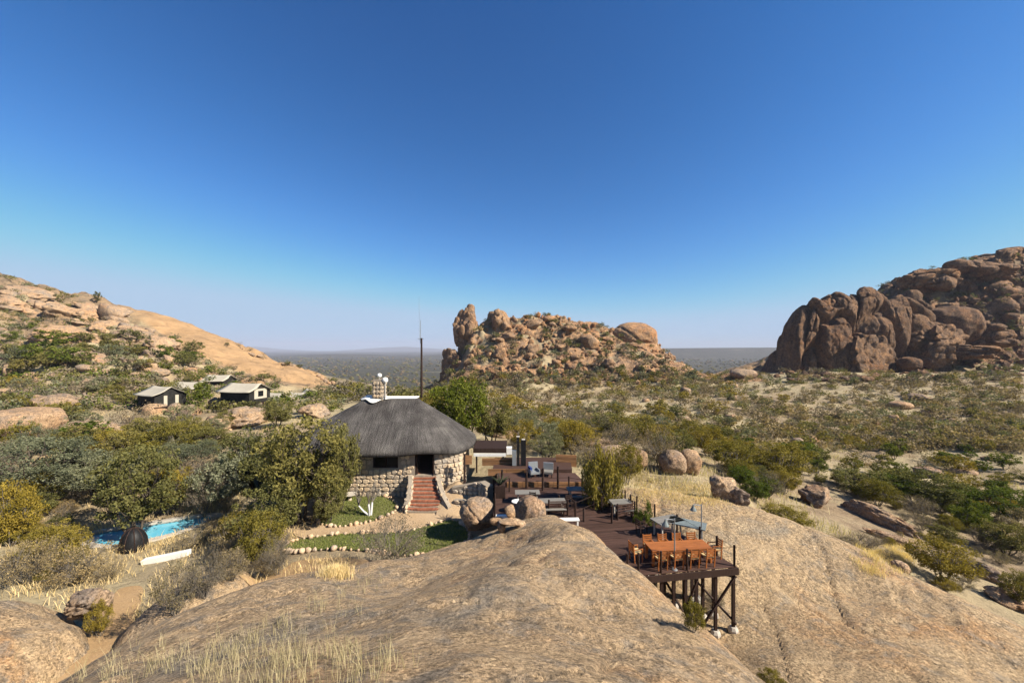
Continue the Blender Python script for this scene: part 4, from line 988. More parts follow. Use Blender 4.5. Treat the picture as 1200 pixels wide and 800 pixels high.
# ------------------------------------------------------------------ koppies: named crags first, then the loose boulders
KOP = [  # px, top, bottom, width, D, style, mat, label, depth
    (550, 362, 432, 34, 190, 'block', 'cliff', 'tall upright rock spire at the left end of the central koppie', 1.0),
    (557, 392, 432, 24, 186, 'pillar', 'cliff', 'lower shoulder of rock leaning on the spire of the central koppie', 1.0),
    (531, 410, 452, 44, 184, 'block', 'cliff', 'dark sloping crag at the left foot of the central koppie', 1.0),
    (590, 362, 416, 52, 190, 'block', 'cliff', 'broad orange crag right of the gap behind the spire', 1.0),
    (567, 384, 424, 26, 189, 'block', 'cliff', 'blocky saddle joining the spire to the orange crag', 1.0),
    (574, 367, 402, 22, 196, 'block', 'cliff', 'shaded crag in the gap behind the spire', 1.0),
    (610, 374, 414, 30, 190, 'block', 'cliff', 'sloping right flank of the broad orange crag', 1.0),
    (742, 380, 413, 54, 191, 'round', 'cliff', 'big rounded dome at the right end of the central koppie crest', 1.0),
    (735, 402, 420, 66, 180, 'slab', 'cliff', 'smooth pale slab below the dome of the central koppie', 1.0),
    (757, 416, 434, 66, 172, 'slab', 'cliff', 'long pink slab low on the right of the central koppie', 1.0),
    (705, 394, 410, 60, 186, 'slab', 'cliff', 'stepped ledge left of the dome of the central koppie', 1.0),
    (690, 422, 440, 44, 165, 'slab', 'cliff', 'pinkish rock face in the middle foot of the central koppie', 1.0),
    (668, 392, 402, 44, 188, 'slab', 'cliff', 'shelf of rock below the central koppie crest', 1.0),
    (630, 426, 440, 30, 165, 'slab', 'cliff', 'pale rock low in the middle of the central koppie', 1.0),
    (785, 414, 430, 14, 180, 'block', 'cliff', 'leaning block at the right tip of the central koppie', 1.0),
    (1010, 392, 450, 46, 163, 'block', 'redcliff', 'fractured buttress at the foot of the brown cliff', 1.0),
    (1068, 340, 362, 18, 176, 'round', 'redcliff', 'topmost grey boulder of the stack right of the pillars', 1.0),
    (1072, 352, 378, 28, 174, 'block', 'redcliff', 'second block of the stack right of the pillars', 1.0),
    (1070, 368, 388, 24, 172, 'round', 'redcliff', 'pinkish boulder in the stack right of the pillars', 1.0),
    (1070, 383, 408, 38, 169, 'block', 'redcliff', 'grey base block of the stack right of the pillars', 1.0),
    (1112, 358, 408, 56, 172, 'round', 'redcliff', 'smooth orange brown dome right of the boulder stack', 1.0),
    (1140, 378, 412, 60, 170, 'slab', 'redcliff', 'sloping slab running down right from the smooth dome', 1.0),
    (1100, 380, 412, 44, 166, 'block', 'redcliff', 'dark blocky rock below the smooth dome', 1.0),
    (1092, 402, 430, 40, 163, 'block', 'redcliff', 'square dark rock at the foot of the right cliff', 1.0),
    (1136, 404, 420, 56, 163, 'slab', 'redcliff', 'pair of flat grey rocks at the right cliff foot', 1.0),
    (1065, 418, 436, 22, 161, 'round', 'redcliff', 'round brown boulder at the foot of the right cliff', 1.0),
    (1087, 314, 340, 48, 204, 'slab', 'redcliff', 'high dark shoulder of the right hill', 1.0),
    (1122, 304, 322, 24, 208, 'round', 'redcliff', 'rounded tor on the skyline of the right hill', 1.0),
    (1150, 306, 338, 56, 204, 'block', 'redcliff', 'fractured summit block of the right hill', 1.0),
    (1108, 324, 340, 18, 200, 'round', 'redcliff', 'pale round boulder under the right hill summit', 1.0),
    (1180, 338, 374, 60, 196, 'slab', 'redcliff', 'wide tan rock face at the right picture edge', 1.0),
    (1190, 293, 322, 70, 232, 'slab', 'redcliff', 'dome on the skyline cut by the right picture edge', 1.0),
]
for i, (px, t, b, w, D, st, mt, lab, dep) in enumerate(KOP):
    if st == 'pillar': b += (b - t) * 0.42
    bpix(px, t, b, w, lab, D=D, style=st, var=(i * 5 + 1) % 7, sub=5, mat=mt, depth=dep, name='rock_crag', cat='rock crag')

AUTO = []
def strew(n, px0, px1, top_fn, bot, w0, w1, mat, label, group, styles=('block', 'round', 'slab'), cond=None, tilt=None, ln=1.0, sink=0.3):
    k = 0; tries = 0
    while k < n and tries < n * 12:
        tries += 1
        px = R.uniform(px0, px1); py = R.uniform(top_fn(px), bot)
        p = hit(px, py)
        if p.y > 330 or (cond and not cond(p)): continue
        w = R.uniform(w0, w1) * R.uniform(0.6, 1.0); s = w * p.y / F / 2; st = R.choice(styles)
        zz = {'block': 0.75, 'round': 0.8, 'slab': 0.45}[st]
        o = boulder(p.x, p.y, (s * ln, s * R.uniform(0.7, 1.1), s * zz * R.uniform(0.7, 1.1)), label, group, st, R.randrange(6), 3, mat, (None if tilt is None else R.uniform(-.3, .3)), ((R.uniform(-.25, .25), R.uniform(-.25, .25)) if tilt is None else (R.uniform(0, .3), tilt * R.uniform(0.6, 1.3))), sink)
        AUTO.append((o, label.rsplit(' ', 99)[0] if False else label, px, py)); k += 1
kc_top = lambda px: np.interp(px, KC[:, 0], KC[:, 1]) + 3
strew(18, 565, 730, kc_top, 420, 10, 26, 'cliff', 'weathered tan boulder', 'boulders on the upper central koppie', ('block', 'slab', 'slab'), sink=0.36)
strew(36, 525, 790, lambda px: 415, 447, 7, 18, 'cliff', 'weathered tan boulder', 'boulders on the lower central koppie', ('block', 'slab', 'block'), sink=0.36)
strew(24, 1050, 1200, lambda px: np.interp(px, KR[:, 0], KR[:, 1]) + 4, 430, 8, 24, 'redcliff', 'brown boulder', 'boulders on the right hill', ('block', 'slab', 'block'), sink=0.34)
strew(22, 905, 1060, lambda px: 432, 448, 5, 15, 'redcliff', 'brown boulder', 'boulders under the right cliff')
strew(52, 0, 250, lambda px: np.interp(px, [0, 100, 200, 260], [324, 354, 400, 425]), 442, 9, 26, 'rock', 'tan granite rock', 'rocks on the left hillside', ('slab', 'block', 'slab'), tilt=0.3, ln=1.35, sink=0.34)
strew(16, 262, 400, lambda px: np.interp(px, [262, 330, 400], [404, 423, 452]) - 2, 456, 5, 10, 'rock', 'small tan rock', 'rocks by the orange slab', cond=lambda p: abs(HY + (CZ - p.z) * F / p.y - np.interp(600 + p.x * F / p.y, [262, 330, 400], [404, 423, 452])) < 5)
strew(40, 800, 1200, lambda px: 445, 540, 6, 20, 'rock', 'half buried rock', 'rocks in the right bushland', ('round', 'block', 'slab'))
strew(14, 610, 800, lambda px: 455, 520, 7, 20, 'rock', 'half buried rock', 'rocks below the central koppie', ('round', 'block'))

# ------------------------------------------------------------------ wooden deck
DZ = DECK_Z
DECK = [(-1.2, 24.6), (2.0, 24.25), (3.4, 21.0), (4.2, 17.75), (11.0, 18.75), (9.65, 22.4), (8.2, 25.2), (7.4, 27.2), (5.4, 29.6), (-1.2, 29.6)]
def cross_x(poly, y):
    xs = []
    for i in range(len(poly)):
        (x1, y1), (x2, y2) = poly[i - 1], poly[i]
        if (y1 > y) != (y2 > y): xs.append(x1 + (x2 - x1) * (y - y1) / (y2 - y1))
    return sorted(xs)

def deck():
    base = Vector((5.0, 23.0, DZ)); root = thing('wooden_deck', 'red brown timber deck on stilts with cable railing above the rock', 'deck', base)
    bme = MB().box((0, 0, 0), (1, 1, 1)).build('board', M['deckwood']); me = bme.data; bpy.data.objects.remove(bme)
    y = 17.8
    fd = Vector((11.0 - 4.2, 1.0, 0)).normalized(); nrm = Vector((-fd.y, fd.x, 0)); sh = fd.y / fd.x
    c = 17.8 - sh * 4.2 + 0.075        # boards run parallel to the front edge
    while c < 30.5:
        rot = []; line = []
        for i in range(len(DECK)):
            (x1, y1), (x2, y2) = DECK[i - 1], DECK[i]; a, b = y1 - sh * x1 - c, y2 - sh * x2 - c
            if (a > 0) != (b > 0): line.append(x1 + (x2 - x1) * a / (a - b))
        line.sort()
        for x0, x1 in zip(line[::2], line[1::2]):
            if x1 - x0 < 0.3: continue
            xm = (x0 + x1) / 2; o = link('board', me, root, Vector((xm, c + sh * xm, DZ - 0.02 + R.uniform(-0.004, 0.004))) - base)
            o.scale = ((x1 - x0) / fd.x, 0.136, 0.04); o.rotation_euler = (0, 0, math.atan2(fd.y, fd.x))
        c += 0.152 / fd.x
    E = [Vector((*p, DZ)) for p in DECK]
    up = Vector((0, 0, 1))
    # edge beams and joists
    for a, b, h in ((3, 4, 0.30), (4, 5, 0.26), (5, 6, 0.26), (6, 7, 0.26), (7, 8, 0.26), (0, 1, 0.2), (9, 0, 0.2)):
        d = (E[b] - E[a]).normalized(); MB().bar(E[a] - up * (0.06 + h / 2) - d * 0.03, E[b] - up * (0.06 + h / 2) + d * 0.03, 0.09, h).build('beam', M['darkwood'], root, base)
    front = (E[4] - E[3]).normalized()
    for k in (1.6, 3.4, 5.2):
        a = E[3] + nrm * k; MB().bar(a - up * 0.22, a + front * (6.4 - 0.36 * k) - up * 0.22, 0.09, 0.22).build('beam', M['darkwood'], root, base)
    # stilts, footings and braces
    feet = []
    for k, t in enumerate((0.34, 0.52, 0.69, 0.985, 0.43, 0.61, 0.84)):
        for j, dd in enumerate((0.12, 2.0, 3.9, 1.1)):
            p = E[3] + front * (6.87 * t - dd * 0.36 * (t > 0.9)) + nrm * dd; g = surf(p.x, p.y)
            if g > DZ - 0.5: continue
            MB().bar((p.x, p.y, g + 0.22), (p.x, p.y, DZ - 0.34), 0.13).build('stilt', M['darkwood'], root, base)
            MB().lathe((p.x, p.y, g - 0.25), [(0.26, 0), (0.24, 0.35), (0.16, 0.48)], 8).build('footing', M['concrete'], root, base)
            feet.append((k, j, p, g))
    fd_ = {(k, j): (p, g) for k, j, p, g in feet}
    def brace(a, b, off):
        if a in fd_ and b in fd_:
            (p, g), (q, h) = fd_[a], fd_[b]; MB().bar((p.x + off, p.y - 0.09, DZ - 0.5), (q.x + off, q.y - 0.09, h + 0.4), 0.11, 0.06).build('brace', M['darkwood'], root, base)
    brace((3, 0), (2, 0), 0); brace((2, 1), (3, 0), 0.1); brace((2, 0), (1, 0), 0); brace((3, 0), (3, 2), 0.1); brace((1, 1), (2, 0), 0)
    # railing: posts and cables round the open sides
    def rail(points, cables=(0.5, 0.93), r=0.055, h=1.02):
        for p in points: MB().tube((p.x, p.y, DZ - 0.02), (p.x, p.y, DZ + h), r, r * 0.95, 8).build('post', M['darkwood'], root, base)
        for p, q in zip(points[:-1], points[1:]):
            for z in cables: MB().tube((p.x, p.y, DZ + z), (q.x, q.y, DZ + z), 0.007, 0.007, 4).build('cable', M['darkwood'], root, base)
    fr = [E[3] + front * (6.87 * t) + nrm * 0.10 for t in (0.18, 0.26, 0.425, 0.62, 0.985)]
    side = [E[4].lerp(E[5], t) + Vector((-0.10, 0, 0)) for t in (0.28, 0.56, 0.98)] + [E[5].lerp(E[6], t) + Vector((-0.1, 0, 0)) for t in (0.5, 0.97)] + [E[6].lerp(E[7], t) + Vector((-0.1, 0, 0)) for t in (0.5, 1.0)] + [E[7].lerp(E[8], t) + Vector((-0.1, 0, 0)) for t in (0.5, 0.95)]
    rail(fr[:]); rail([fr[-1]] + side)
    return root
deck()

# inner post-and-rail barriers standing on the deck
def barrier(label, pts, slats=0, group=None):
    P = [Vector((*p, DZ)) for p in pts]; root = thing('deck_barrier', label, 'railing', P[0], 0, group); b = P[0]
    for p in P: MB().tube(p, p + Vector((0, 0, 1.0)), 0.06, 0.055, 8).build('post', M['darkwood'], root, b)
    for p, q in zip(P[:-1], P[1:]):
        if slats:
            for k in range(slats): z = Vector((0, 0, 0.25 + 0.62 * k / max(1, slats - 1))); MB().bar(p + z, q + z, 0.035, 0.07).build('slat', M['deckwood'], root, b)
        else:
            for z in (0.35, 0.9): MB().tube(p + Vector((0, 0, z)), q + Vector((0, 0, z)), 0.018, 0.018, 5).build('rail', M['darkwood'], root, b)
barrier('slatted screen behind the white bench, middle of the deck', [(2.35, 24.55), (3.55, 24.6)], 6)
barrier('lone railing run right of the slatted screen on the deck', [(4.0, 24.3), (5.4, 25.5), (6.05, 25.6)])
barrier('slatted bench-back screen under the yellow tree right of centre', [(6.55, 23.9), (7.75, 24.3)], 5)
barrier('short railing behind the picnic tables at the back of the deck', [(2.3, 28.9), (4.3, 29.1), (5.2, 28.6)])

for px, ft, h, lab in ((684, 611, 0.85, 'short dark post right of the white bench'), (705, 599, 0.95, 'dark post at the foot of the weeping tree'), (717, 613, 1.05, 'dark post left of the slatted bench-back screen'),
                       (739, 597, 1.0, 'dark post behind the right picnic table'), (729, 589, 0.75, 'stout dark post beyond the right picnic table'), (580, 606, 1.5, 'tall dark post at the left deck edge beside the big boulder'), (597, 576, 1.0, 'thin dark post by the back left picnic table'), (655, 596, 0.9, 'dark post beside the front picnic table')):
    D = (CZ - DZ) * F / (ft - HY); x = (px - 600) * D / F
    tag(MB().tube((x, D, DZ), (x, D, DZ + h), 0.062, 0.056, 8).build('timber_post', M['darkwood']), lab, 'post')
def dark_chairs():
    t = thing('deck_chair', 'dark slatted chair', 'chair', (0, 0, 0), 0, 'dark chairs at the grey tables')
    for q in range(3): MB().box((0, -0.13 + q * 0.13, 0.44), (0.44, 0.11, 0.025)).build('seat_slat', M['darkwood'], t)
    for q in (-1, 1):
        MB().bar((q * 0.2, -0.2, 0), (q * 0.2, -0.2, 0.62), 0.04).build('leg', M['darkwood'], t); MB().bar((q * 0.2, 0.2, 0), (q * 0.2, 0.28, 0.92), 0.04).build('leg', M['darkwood'], t)
        MB().box((q * 0.2, 0, 0.63), (0.05, 0.44, 0.03)).build('armrest', M['darkwood'], t)
    for z in (0.6, 0.72, 0.84): MB().box((0, 0.235 + (z - 0.5) * 0.1, z), (0.38, 0.02, 0.08)).build('back_slat', M['darkwood'], t)
    for i, (px, ft, r, lab) in enumerate(((668, 597, 0.2, 'dark slatted chair facing away near the slatted screen'), (698, 588, -0.4, 'dark slatted chair between the weeping tree and middle table'), (625, 590, 2.9, 'dark slatted chair behind the tilted boulder'), (752, 626, 1.9, 'dark slatted chair left of the angled pair of tables'), (735, 602, -1.2, 'dark slatted chair right of the small picnic table'))):
        o = t if i == 0 else copy_tree(t); D = (CZ - DZ) * F / (ft - HY); o.location = ((px - 600) * D / F, D, DZ); o.rotation_euler = (0, 0, r); o['label'] = lab
dark_chairs()

def picnic_table(x, y, rz, label, L=1.75, Wd=0.8, top='greywood', bench=True, group='grey picnic tables on the deck', h=0.75):
    root = thing('picnic_table', label, 'table', (x, y, DZ), rz, group); t = None
    n = 4
    for k in range(n): MB().box((0, (k - (n - 1) / 2) * Wd / n, h - 0.025), (L, Wd / n - 0.012, 0.05)).build('top_board', M[top], root)
    for s in (-1, 1):
        MB().bar((s * L * 0.38, -Wd * 0.36, 0), (s * L * 0.38, -Wd * 0.30, h - 0.05), 0.07).build('leg', M['concrete'], root)
        MB().bar((s * L * 0.38, Wd * 0.36, 0), (s * L * 0.38, Wd * 0.30, h - 0.05), 0.07).build('leg', M['concrete'], root)
        MB().box((s * L * 0.38, 0, h - 0.09), (0.06, Wd * 0.8, 0.08)).build('crossbar', M['darkwood'], root)
    if bench:
        for s in (-1, 1):
            b = MB().box((0, s * (Wd / 2 + 0.28), 0.44), (L * 0.92, 0.26, 0.045)).build('bench', M['greywood'], root)
            for q in (-1, 1): MB().box((q * L * 0.36, s * (Wd / 2 + 0.28), 0.21), (0.07, 0.2, 0.415)).build('bench_leg', M['darkwood'], b)
    return root
def dk(px, py, h=0.75):        # a point of height h over the deck seen at a photo pixel
    D = (CZ - DZ - h) * F / (py - HY); return (px - 600) * D / F, D
x, y = dk(647, 586); picnic_table(x, y, 0.05, 'grey picnic table nearest the tilted boulder')
x, y = dk(679, 572); picnic_table(x, y, 0.03, 'grey picnic table in front of the yellow tree trunk, middle back', 1.75)
x, y = dk(618, 576); picnic_table(x, y, 0.02, 'grey picnic table at the back left of the deck', 1.7)
x, y = dk(727, 587); picnic_table(x, y, 0.1, 'grey picnic table right of the yellow tree by the deck edge', 1.3)
x, y = dk(783, 609, 0.9); picnic_table(x, y + 0.1, 0.35, 'long grey table left arm of the angled pair near the lamp', 1.7, 0.95, 'greywood', False, 'angled grey tables', 0.9)
x, y = dk(803, 613, 0.9); picnic_table(x + 0.15, y + 0.1, -0.55, 'blue grey table right arm of the angled pair near the lamp', 1.9, 1.0, 'bluegrey', False, 'angled grey tables', 0.9)
def round_table(px, py):
    x, y = dk(px, py, 0.72); root = thing('round_table', 'white round table left of the tilted boulder', 'table', (x, y, DZ))
    MB().lathe((0, 0, 0.68), [(0.30, 0), (0.36, 0.02), (0.36, 0.05), (0.3, 0.06)], 18).build('table_top', M['white'], root)
    MB().lathe((0, 0, 0), [(0.22, 0), (0.2, 0.03), (0.04, 0.06), (0.04, 0.68)], 10).build('pedestal', M['darkwood'], root)
round_table(606, 587)
def white_bench(px, py):
    x, y = dk(px, py, 0.45); root = thing('white_bench', 'low whitewashed bench before the slatted screen on the deck', 'bench', (x, y, DZ), 0.05)
    MB().box((0, 0, 0.43), (1.5, 0.36, 0.06)).build('seat', M['white'], root)
    for s in (-1, 1): MB().box((s * 0.64, 0, 0.20), (0.09, 0.32, 0.40)).build('leg', M['white'], root)
white_bench(664, 608)
tag(MB().box((-0.45, 24.35, DZ - 0.1), (1.15, 0.25, 0.42)).build('white_kerb', M['white']), 'white plastered kerb at the deck edge between the two large boulders', 'kerb')

# dining table and chairs
def dining():
    c = Vector((8.35, 19.35, DZ)); rz = 0.10
    root = thing('dining_table', 'long orange teak dining table by the deck front edge', 'table', c, rz)
    for k in range(5): MB().box((0, (k - 2) * 0.18, 0.74), (3.1, 0.168, 0.04)).build('top_board', M['teak'], root)
    for s in (-1, 1):
        MB().box((0, s * 0.40, 0.68), (2.9, 0.03, 0.08)).build('apron', M['teak'], root)
        for q in (-1, 1): MB().box((q * 1.5, s * 0.38, 0.36), (0.09, 0.09, 0.72)).build('leg', M['teak'], root)
    def chair(label):
        t = thing('dining_chair', label, 'chair', (0, 0, 0), 0, 'teak chairs round the long table')
        for k in range(4): MB().box((0, -0.15 + k * 0.105, 0.44), (0.46, 0.092, 0.025)).build('seat_slat', M['teak'], t)
        MB().box((0, 0.0, 0.482), (0.42, 0.40, 0.055)).build('cushion', M['cushion'], t)
        for s in (-1, 1):
            MB().bar((s * 0.22, -0.21, 0), (s * 0.22, -0.21, 0.64), 0.045).build('leg', M['teak'], t)
            MB().bar((s * 0.22, 0.21, 0), (s * 0.22, 0.29, 0.95), 0.045).build('leg', M['teak'], t)
            MB().box((s * 0.22, 0.0, 0.65), (0.05, 0.48, 0.03)).build('armrest', M['teak'], t)
        for z in (0.58, 0.68, 0.78, 0.88): MB().box((0, 0.235 + (z - 0.5) * 0.11, z), (0.40, 0.02, 0.07)).build('back_slat', M['teak'], t)
        return t
    proto = chair('teak armchair'); first = [True]
    def put(lx, ly, r, label):
        o = proto if first[0] else copy_tree(proto); first[0] = False
        p = Matrix.Rotation(rz, 4, 'Z') @ Vector((lx, ly, 0)) + c; o.location = p; o.rotation_euler = (0, 0, rz + r); o['label'] = label
    nth = ('leftmost', 'second', 'third', 'rightmost')
    for k in range(4): put(-1.2 + k * 0.8, 0.62, 0.0 + R.uniform(-.08, .08), f'{nth[k]} teak armchair on the far side of the orange table')
    for k in range(4): put(-1.2 + k * 0.8, -0.56, PI + R.uniform(-.08, .08), f'{nth[k]} teak armchair on the railing side of the orange table')
    put(-2.1, 0.2, PI * 0.55, 'teak armchair at the left head of the orange table')
    put(2.0, 0.1, -PI * 0.5, 'teak armchair at the right head of the orange table')
dining()

def lamp_post(px, foot, h, label):
    D = (CZ - DZ) * F / (foot - HY); x = (px - 600) * D / F; root = thing('lamp_post', label, 'lamp', (x, D, DZ), 0, 'deck lamps')
    MB().tube((0, 0, 0), (0, 0, 0.04), 0.14, 0.12, 10).build('base_plate', M['steel'], root)
    MB().tube((0, 0, 0), (0, 0, h), 0.035, 0.03, 8).build('post', M['steel'], root)
    MB().tube((0, 0, h - 0.06), (-0.42, 0, h - 0.02), 0.02, 0.02, 6).build('arm', M['steel'], root)
    MB().lathe((-0.44, 0, h - 0.34), [(0.17, 0), (0.15, 0.06), (0.06, 0.2), (0.03, 0.32)], 12).build('lamp_shade', M['bluegrey'], root)
lamp_post(790.5, 667, 2.45, 'grey lamp post in front of the orange dining table')
lamp_post(822, 638, 2.2, 'grey lamp post at the deck side railing by the blue table')

# ------------------------------------------------------------------ terraces behind the deck
def plank_wall(label, p, q, z0, h, rows, group=None):
    P, Q = Vector((*p, z0)), Vector((*q, z0)); root = thing('plank_wall', label, 'wall', P, 0, group); d = (Q - P).normalized(); L = (Q - P).length
    n = max(1, int(L / 1.1)); rh = h / rows
    for r in range(rows):
        for k in range(n):
            a = P + d * (L * k / n + 0.01); b = P + d * (L * (k + 1) / n - 0.01); z = Vector((0, 0, rh * (r + 0.5)))
            MB().bar(a + z, b + z, 0.08 + R.uniform(0, 0.02), rh - 0.015).build('plank', M['plank'], root, P)
    return root
def slab_box(name, poly, z0, z1, mat):
    n = len(poly); MBb = MB().add([(x, y, z0) for x, y in poly] + [(x, y, z1) for x, y in poly], [(k, (k + 1) % n, n + (k + 1) % n, n + k) for k in range(n)] + [tuple(range(n, 2 * n))])
    return tag(MBb.build(name, mat), kind='structure')
slab_box('terrace', [(-1.2, 29.75), (5.6, 29.75), (5.2, 31.9), (-1.2, 31.9)], 7.0, 9.76, M['deckwood'])
slab_box('terrace', [(-1.6, 32.05), (5.0, 32.05), (5.4, 35.6), (-1.6, 35.6)], 7.0, 10.0, M['deckwood'])
plank_wall('lower orange plank wall behind the picnic tables', (-0.4, 29.68), (5.6, 29.68), 9.1, 0.68, 4)
plank_wall('middle orange plank wall left of the blue seat', (-2.0, 31.98), (1.1, 31.98), 9.5, 0.56, 3)
plank_wall('upper weathered plank wall below the white beam', (-2.6, 33.4), (0.3, 33.4), 9.9, 0.66, 4)
plank_wall('rusty plank screen near the yellow tree at the terrace end', (3.9, 34.2), (5.7, 34.0), 9.6, 1.05, 5)
def pergola():
    c = Vector((-1.4, 36, 11)); root = thing('pergola_roof', 'flat dark roof with white fascia right of the thatch', 'roof', c)
    MB().box((-2.0, 36.2, 10.86), (3.0, 3.0, 0.40)).build('fascia', M['darkwood'], root, c); MB().box((-2.0, 34.62, 10.50), (2.9, 0.10, 0.26)).build('white_beam', M['white'], root, c)
    for x in (-3.2, -0.8): MB().box((x, 34.8, 9.6), (0.14, 0.14, 1.5)).build('post', M['darkwood'], root, c)
    MB().box((-0.25, 35.2, 10.75), (0.5, 0.6, 0.6)).build('white_gable', M['white'], root, c)
pergola()
for x, h, lab in ((0.52, 2.45, 'taller thin black pillar beside the pergola'), (0.98, 2.2, 'thick black pillar with pale cap right of the pergola')):
    root = thing('black_pillar', lab, 'pillar', (x, 33.1, 10.0)); MB().box((0, 0, h / 2), (0.2 if x < 0.6 else 0.42, 0.26, h)).build('shaft', M['black'], root)
    MB().box((0, 0, h + 0.04), (0.28, 0.3, 0.08)).build('cap', M['concrete'] if x > 0.5 else M['black'], root)
tag(MB().box((0.2, 33.05, 10.68), (0.36, 0.25, 1.3)).build('metal_cabinet', M['steel']), 'blue grey metal panel left of the black pillars', 'cabinet')
def blue_seat():
    root = thing('lounge_chair', 'grey lounge chair with dark blue cushion on the upper terrace', 'chair', (1.75, 31.0, 9.76), 0.3)
    MB().box((0, 0, 0.36), (0.8, 0.8, 0.16)).build('seat', M['steel'], root); MB().box((0.06, 0.36, 0.72), (0.8, 0.14, 0.7)).build('backrest', M['steel'], root)
    MB().box((-0.30, 0.05, 0.62), (0.16, 0.62, 0.34)).build('cushion', M['blue'], root)
    for s in (-1, 1):
        MB().box((s * 0.36, -0.02, 0.5), (0.08, 0.8, 0.25)).build('armrest', M['steel'], root)
        for q in (-1, 1): MB().box((s * 0.34, q * 0.34, 0.14), (0.06, 0.06, 0.28)).build('leg', M['black'], root)
    root = thing('lounge_chair', 'pale grey lounge chair right of the blue cushioned one', 'chair', (2.9, 31.1, 9.76), -0.2)
    MB().box((0, 0, 0.36), (0.8, 0.8, 0.16)).build('seat', M['greywood'], root); MB().box((0.0, 0.36, 0.68), (0.8, 0.14, 0.6)).build('backrest', M['steel'], root)
    for s in (-1, 1):
        for q in (-1, 1): MB().box((s * 0.34, q * 0.34, 0.14), (0.06, 0.06, 0.28)).build('leg', M['black'], root)
blue_seat()
for k, (x, y, lab) in enumerate(((-0.75, 29.3, 'dark post before the lower plank wall, left'), (1.1, 29.3, 'dark post before the lower plank wall, second from left'), (2.35, 29.3, 'dark post before the lower plank wall beside the back table'), (3.5, 29.3, 'dark post before the lower plank wall, right'))):
    tag(MB().tube((x, y, DZ), (x, y, DZ + R.uniform(1.2, 1.7)), 0.09, 0.085, 8).build('timber_post', M['darkwood']), lab, 'post')
def steps_planter():
    root = thing('planter', 'dark planter with blue green agave at the lodge corner of the deck', 'planter', (-0.85, 27.6, DZ))
    MB().box((0, 0, 0.45), (0.75, 0.6, 0.9)).build('box', M['darkwood'], root); m = MB()
    for k in range(22):
        a = R.uniform(0, 6.28); l = R.uniform(0.5, 0.8); u = Vector((math.cos(a), math.sin(a), 0)); z = R.uniform(0.3, 0.75)
        m.tube((0, 0, 0.88), u * l * 0.5 + Vector((0, 0, 0.88 + z * 0.7)), 0.04, 0.035, 4, False).tube(u * l * 0.5 + Vector((0, 0, 0.88 + z * 0.7)), u * l + Vector((0, 0, 0.88 + z)), 0.035, 0.004, 4, False)
    m.build('leaves', M['acacia'], root)
steps_planter()

# ------------------------------------------------------------------ antenna mast, safari tents
def mast():
    D = 56; x = (494 - 600) * D / F; g = G1(x, D); zt = CZ - (396 - HY) * D / F
    root = thing('antenna_mast', 'slender dark mast with whip antenna behind the lodge', 'mast', (x, D, g))
    MB().tube((0, 0, -0.3), (0, 0, zt - g), 0.20, 0.13, 8).build('pole', M['darkwood'], root)
    MB().tube((-0.15, 0, zt - g - 0.8), (-0.15, 0, zt - g + 2.6), 0.05, 0.04, 6).build('antenna', M['steel'], root)
    MB().tube((-0.32, 0, zt - g - 0.4), (-0.36, 0, zt - g + 6.0), 0.022, 0.014, 5).build('whip', M['steel'], root)
    MB().box((-0.1, 0, zt - g - 0.1), (0.9, 0.06, 0.06)).build('crossarm', M['steel'], root)
mast()

def tent(px, py, D, L, Wd, rz, label, h=2.6, lift=1.2, window=False, simple=False):
    p = W(px, py, D); p.z = G1(p.x, p.y) - (1.3 if simple else 0); root = thing('safari_tent', label, 'tent', p, rz, 'safari tents on the left slope')
    rows = 10; v = []
    for k in range(rows + 1):        # flysheet, sagging a little between its ridge and eaves
        u = -1 + 2 * k / rows
        for i in range(9):
            q = -1 + 2 * i / 8; y = u * (Wd / 2 + 0.55); z = lift + h + 0.75 - abs(u) * 1.35 + 0.10 * (q * q) - 0.22 * math.sin(min(1, abs(u)) * PI) * (1 - abs(q) * 0.3)
            v.append((q * (L / 2 + 0.6 - 0.25 * (abs(u) < 0.3)), y, z))
    me = mesh_np('flysheet', v, grid_faces(9, rows + 1), True, [M['canvas']]); o = link('flysheet', me, root); so = o.modifiers.new('thickness', 'SOLIDIFY'); so.thickness = 0.04
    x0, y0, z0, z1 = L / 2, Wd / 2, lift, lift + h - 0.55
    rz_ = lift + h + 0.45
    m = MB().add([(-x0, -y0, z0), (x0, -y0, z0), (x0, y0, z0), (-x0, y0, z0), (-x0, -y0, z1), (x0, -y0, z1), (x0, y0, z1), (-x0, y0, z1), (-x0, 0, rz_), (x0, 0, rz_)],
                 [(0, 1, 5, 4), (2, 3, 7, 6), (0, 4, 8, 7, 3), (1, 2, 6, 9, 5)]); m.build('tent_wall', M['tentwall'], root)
    MB().box((0.3, 0, lift - 0.1), (L + 1.8, Wd + 0.9, 0.18)).build('platform', M['darkwood'], root)
    for s in (-1, 1):
        for q in (-1, 0, 1): MB().box((q * (L / 2 + 0.2), s * (Wd / 2), lift / 2 - 0.6), (0.16, 0.16, lift + 0.9)).build('stilt', M['darkwood'], root)
    if window:
        f = MB().box((x0 + 0.03, 0.1, lift + 1.5), (0.06, 2.6, 1.75)).build('window', M['canvas'], root); MB().box((x0 + 0.065, 0.1, lift + 1.5), (0.02, 1.1, 1.0)).build('pane', M['glass'], f)
    elif not simple:
        for s in (-0.75, 0.9): MB().box((x0 + 0.04, s, lift + 0.9), (0.08, 0.5, 1.7)).build('door_flap', M['canvas'], root)
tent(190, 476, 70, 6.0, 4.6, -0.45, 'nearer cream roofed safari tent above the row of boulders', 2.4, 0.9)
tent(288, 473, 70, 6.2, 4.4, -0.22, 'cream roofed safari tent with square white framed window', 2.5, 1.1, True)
tent(222, 452, 86, 6.0, 4.2, -0.1, 'far tent roof behind the bushes between the two near tents', 2.3, 0.5, simple=True)
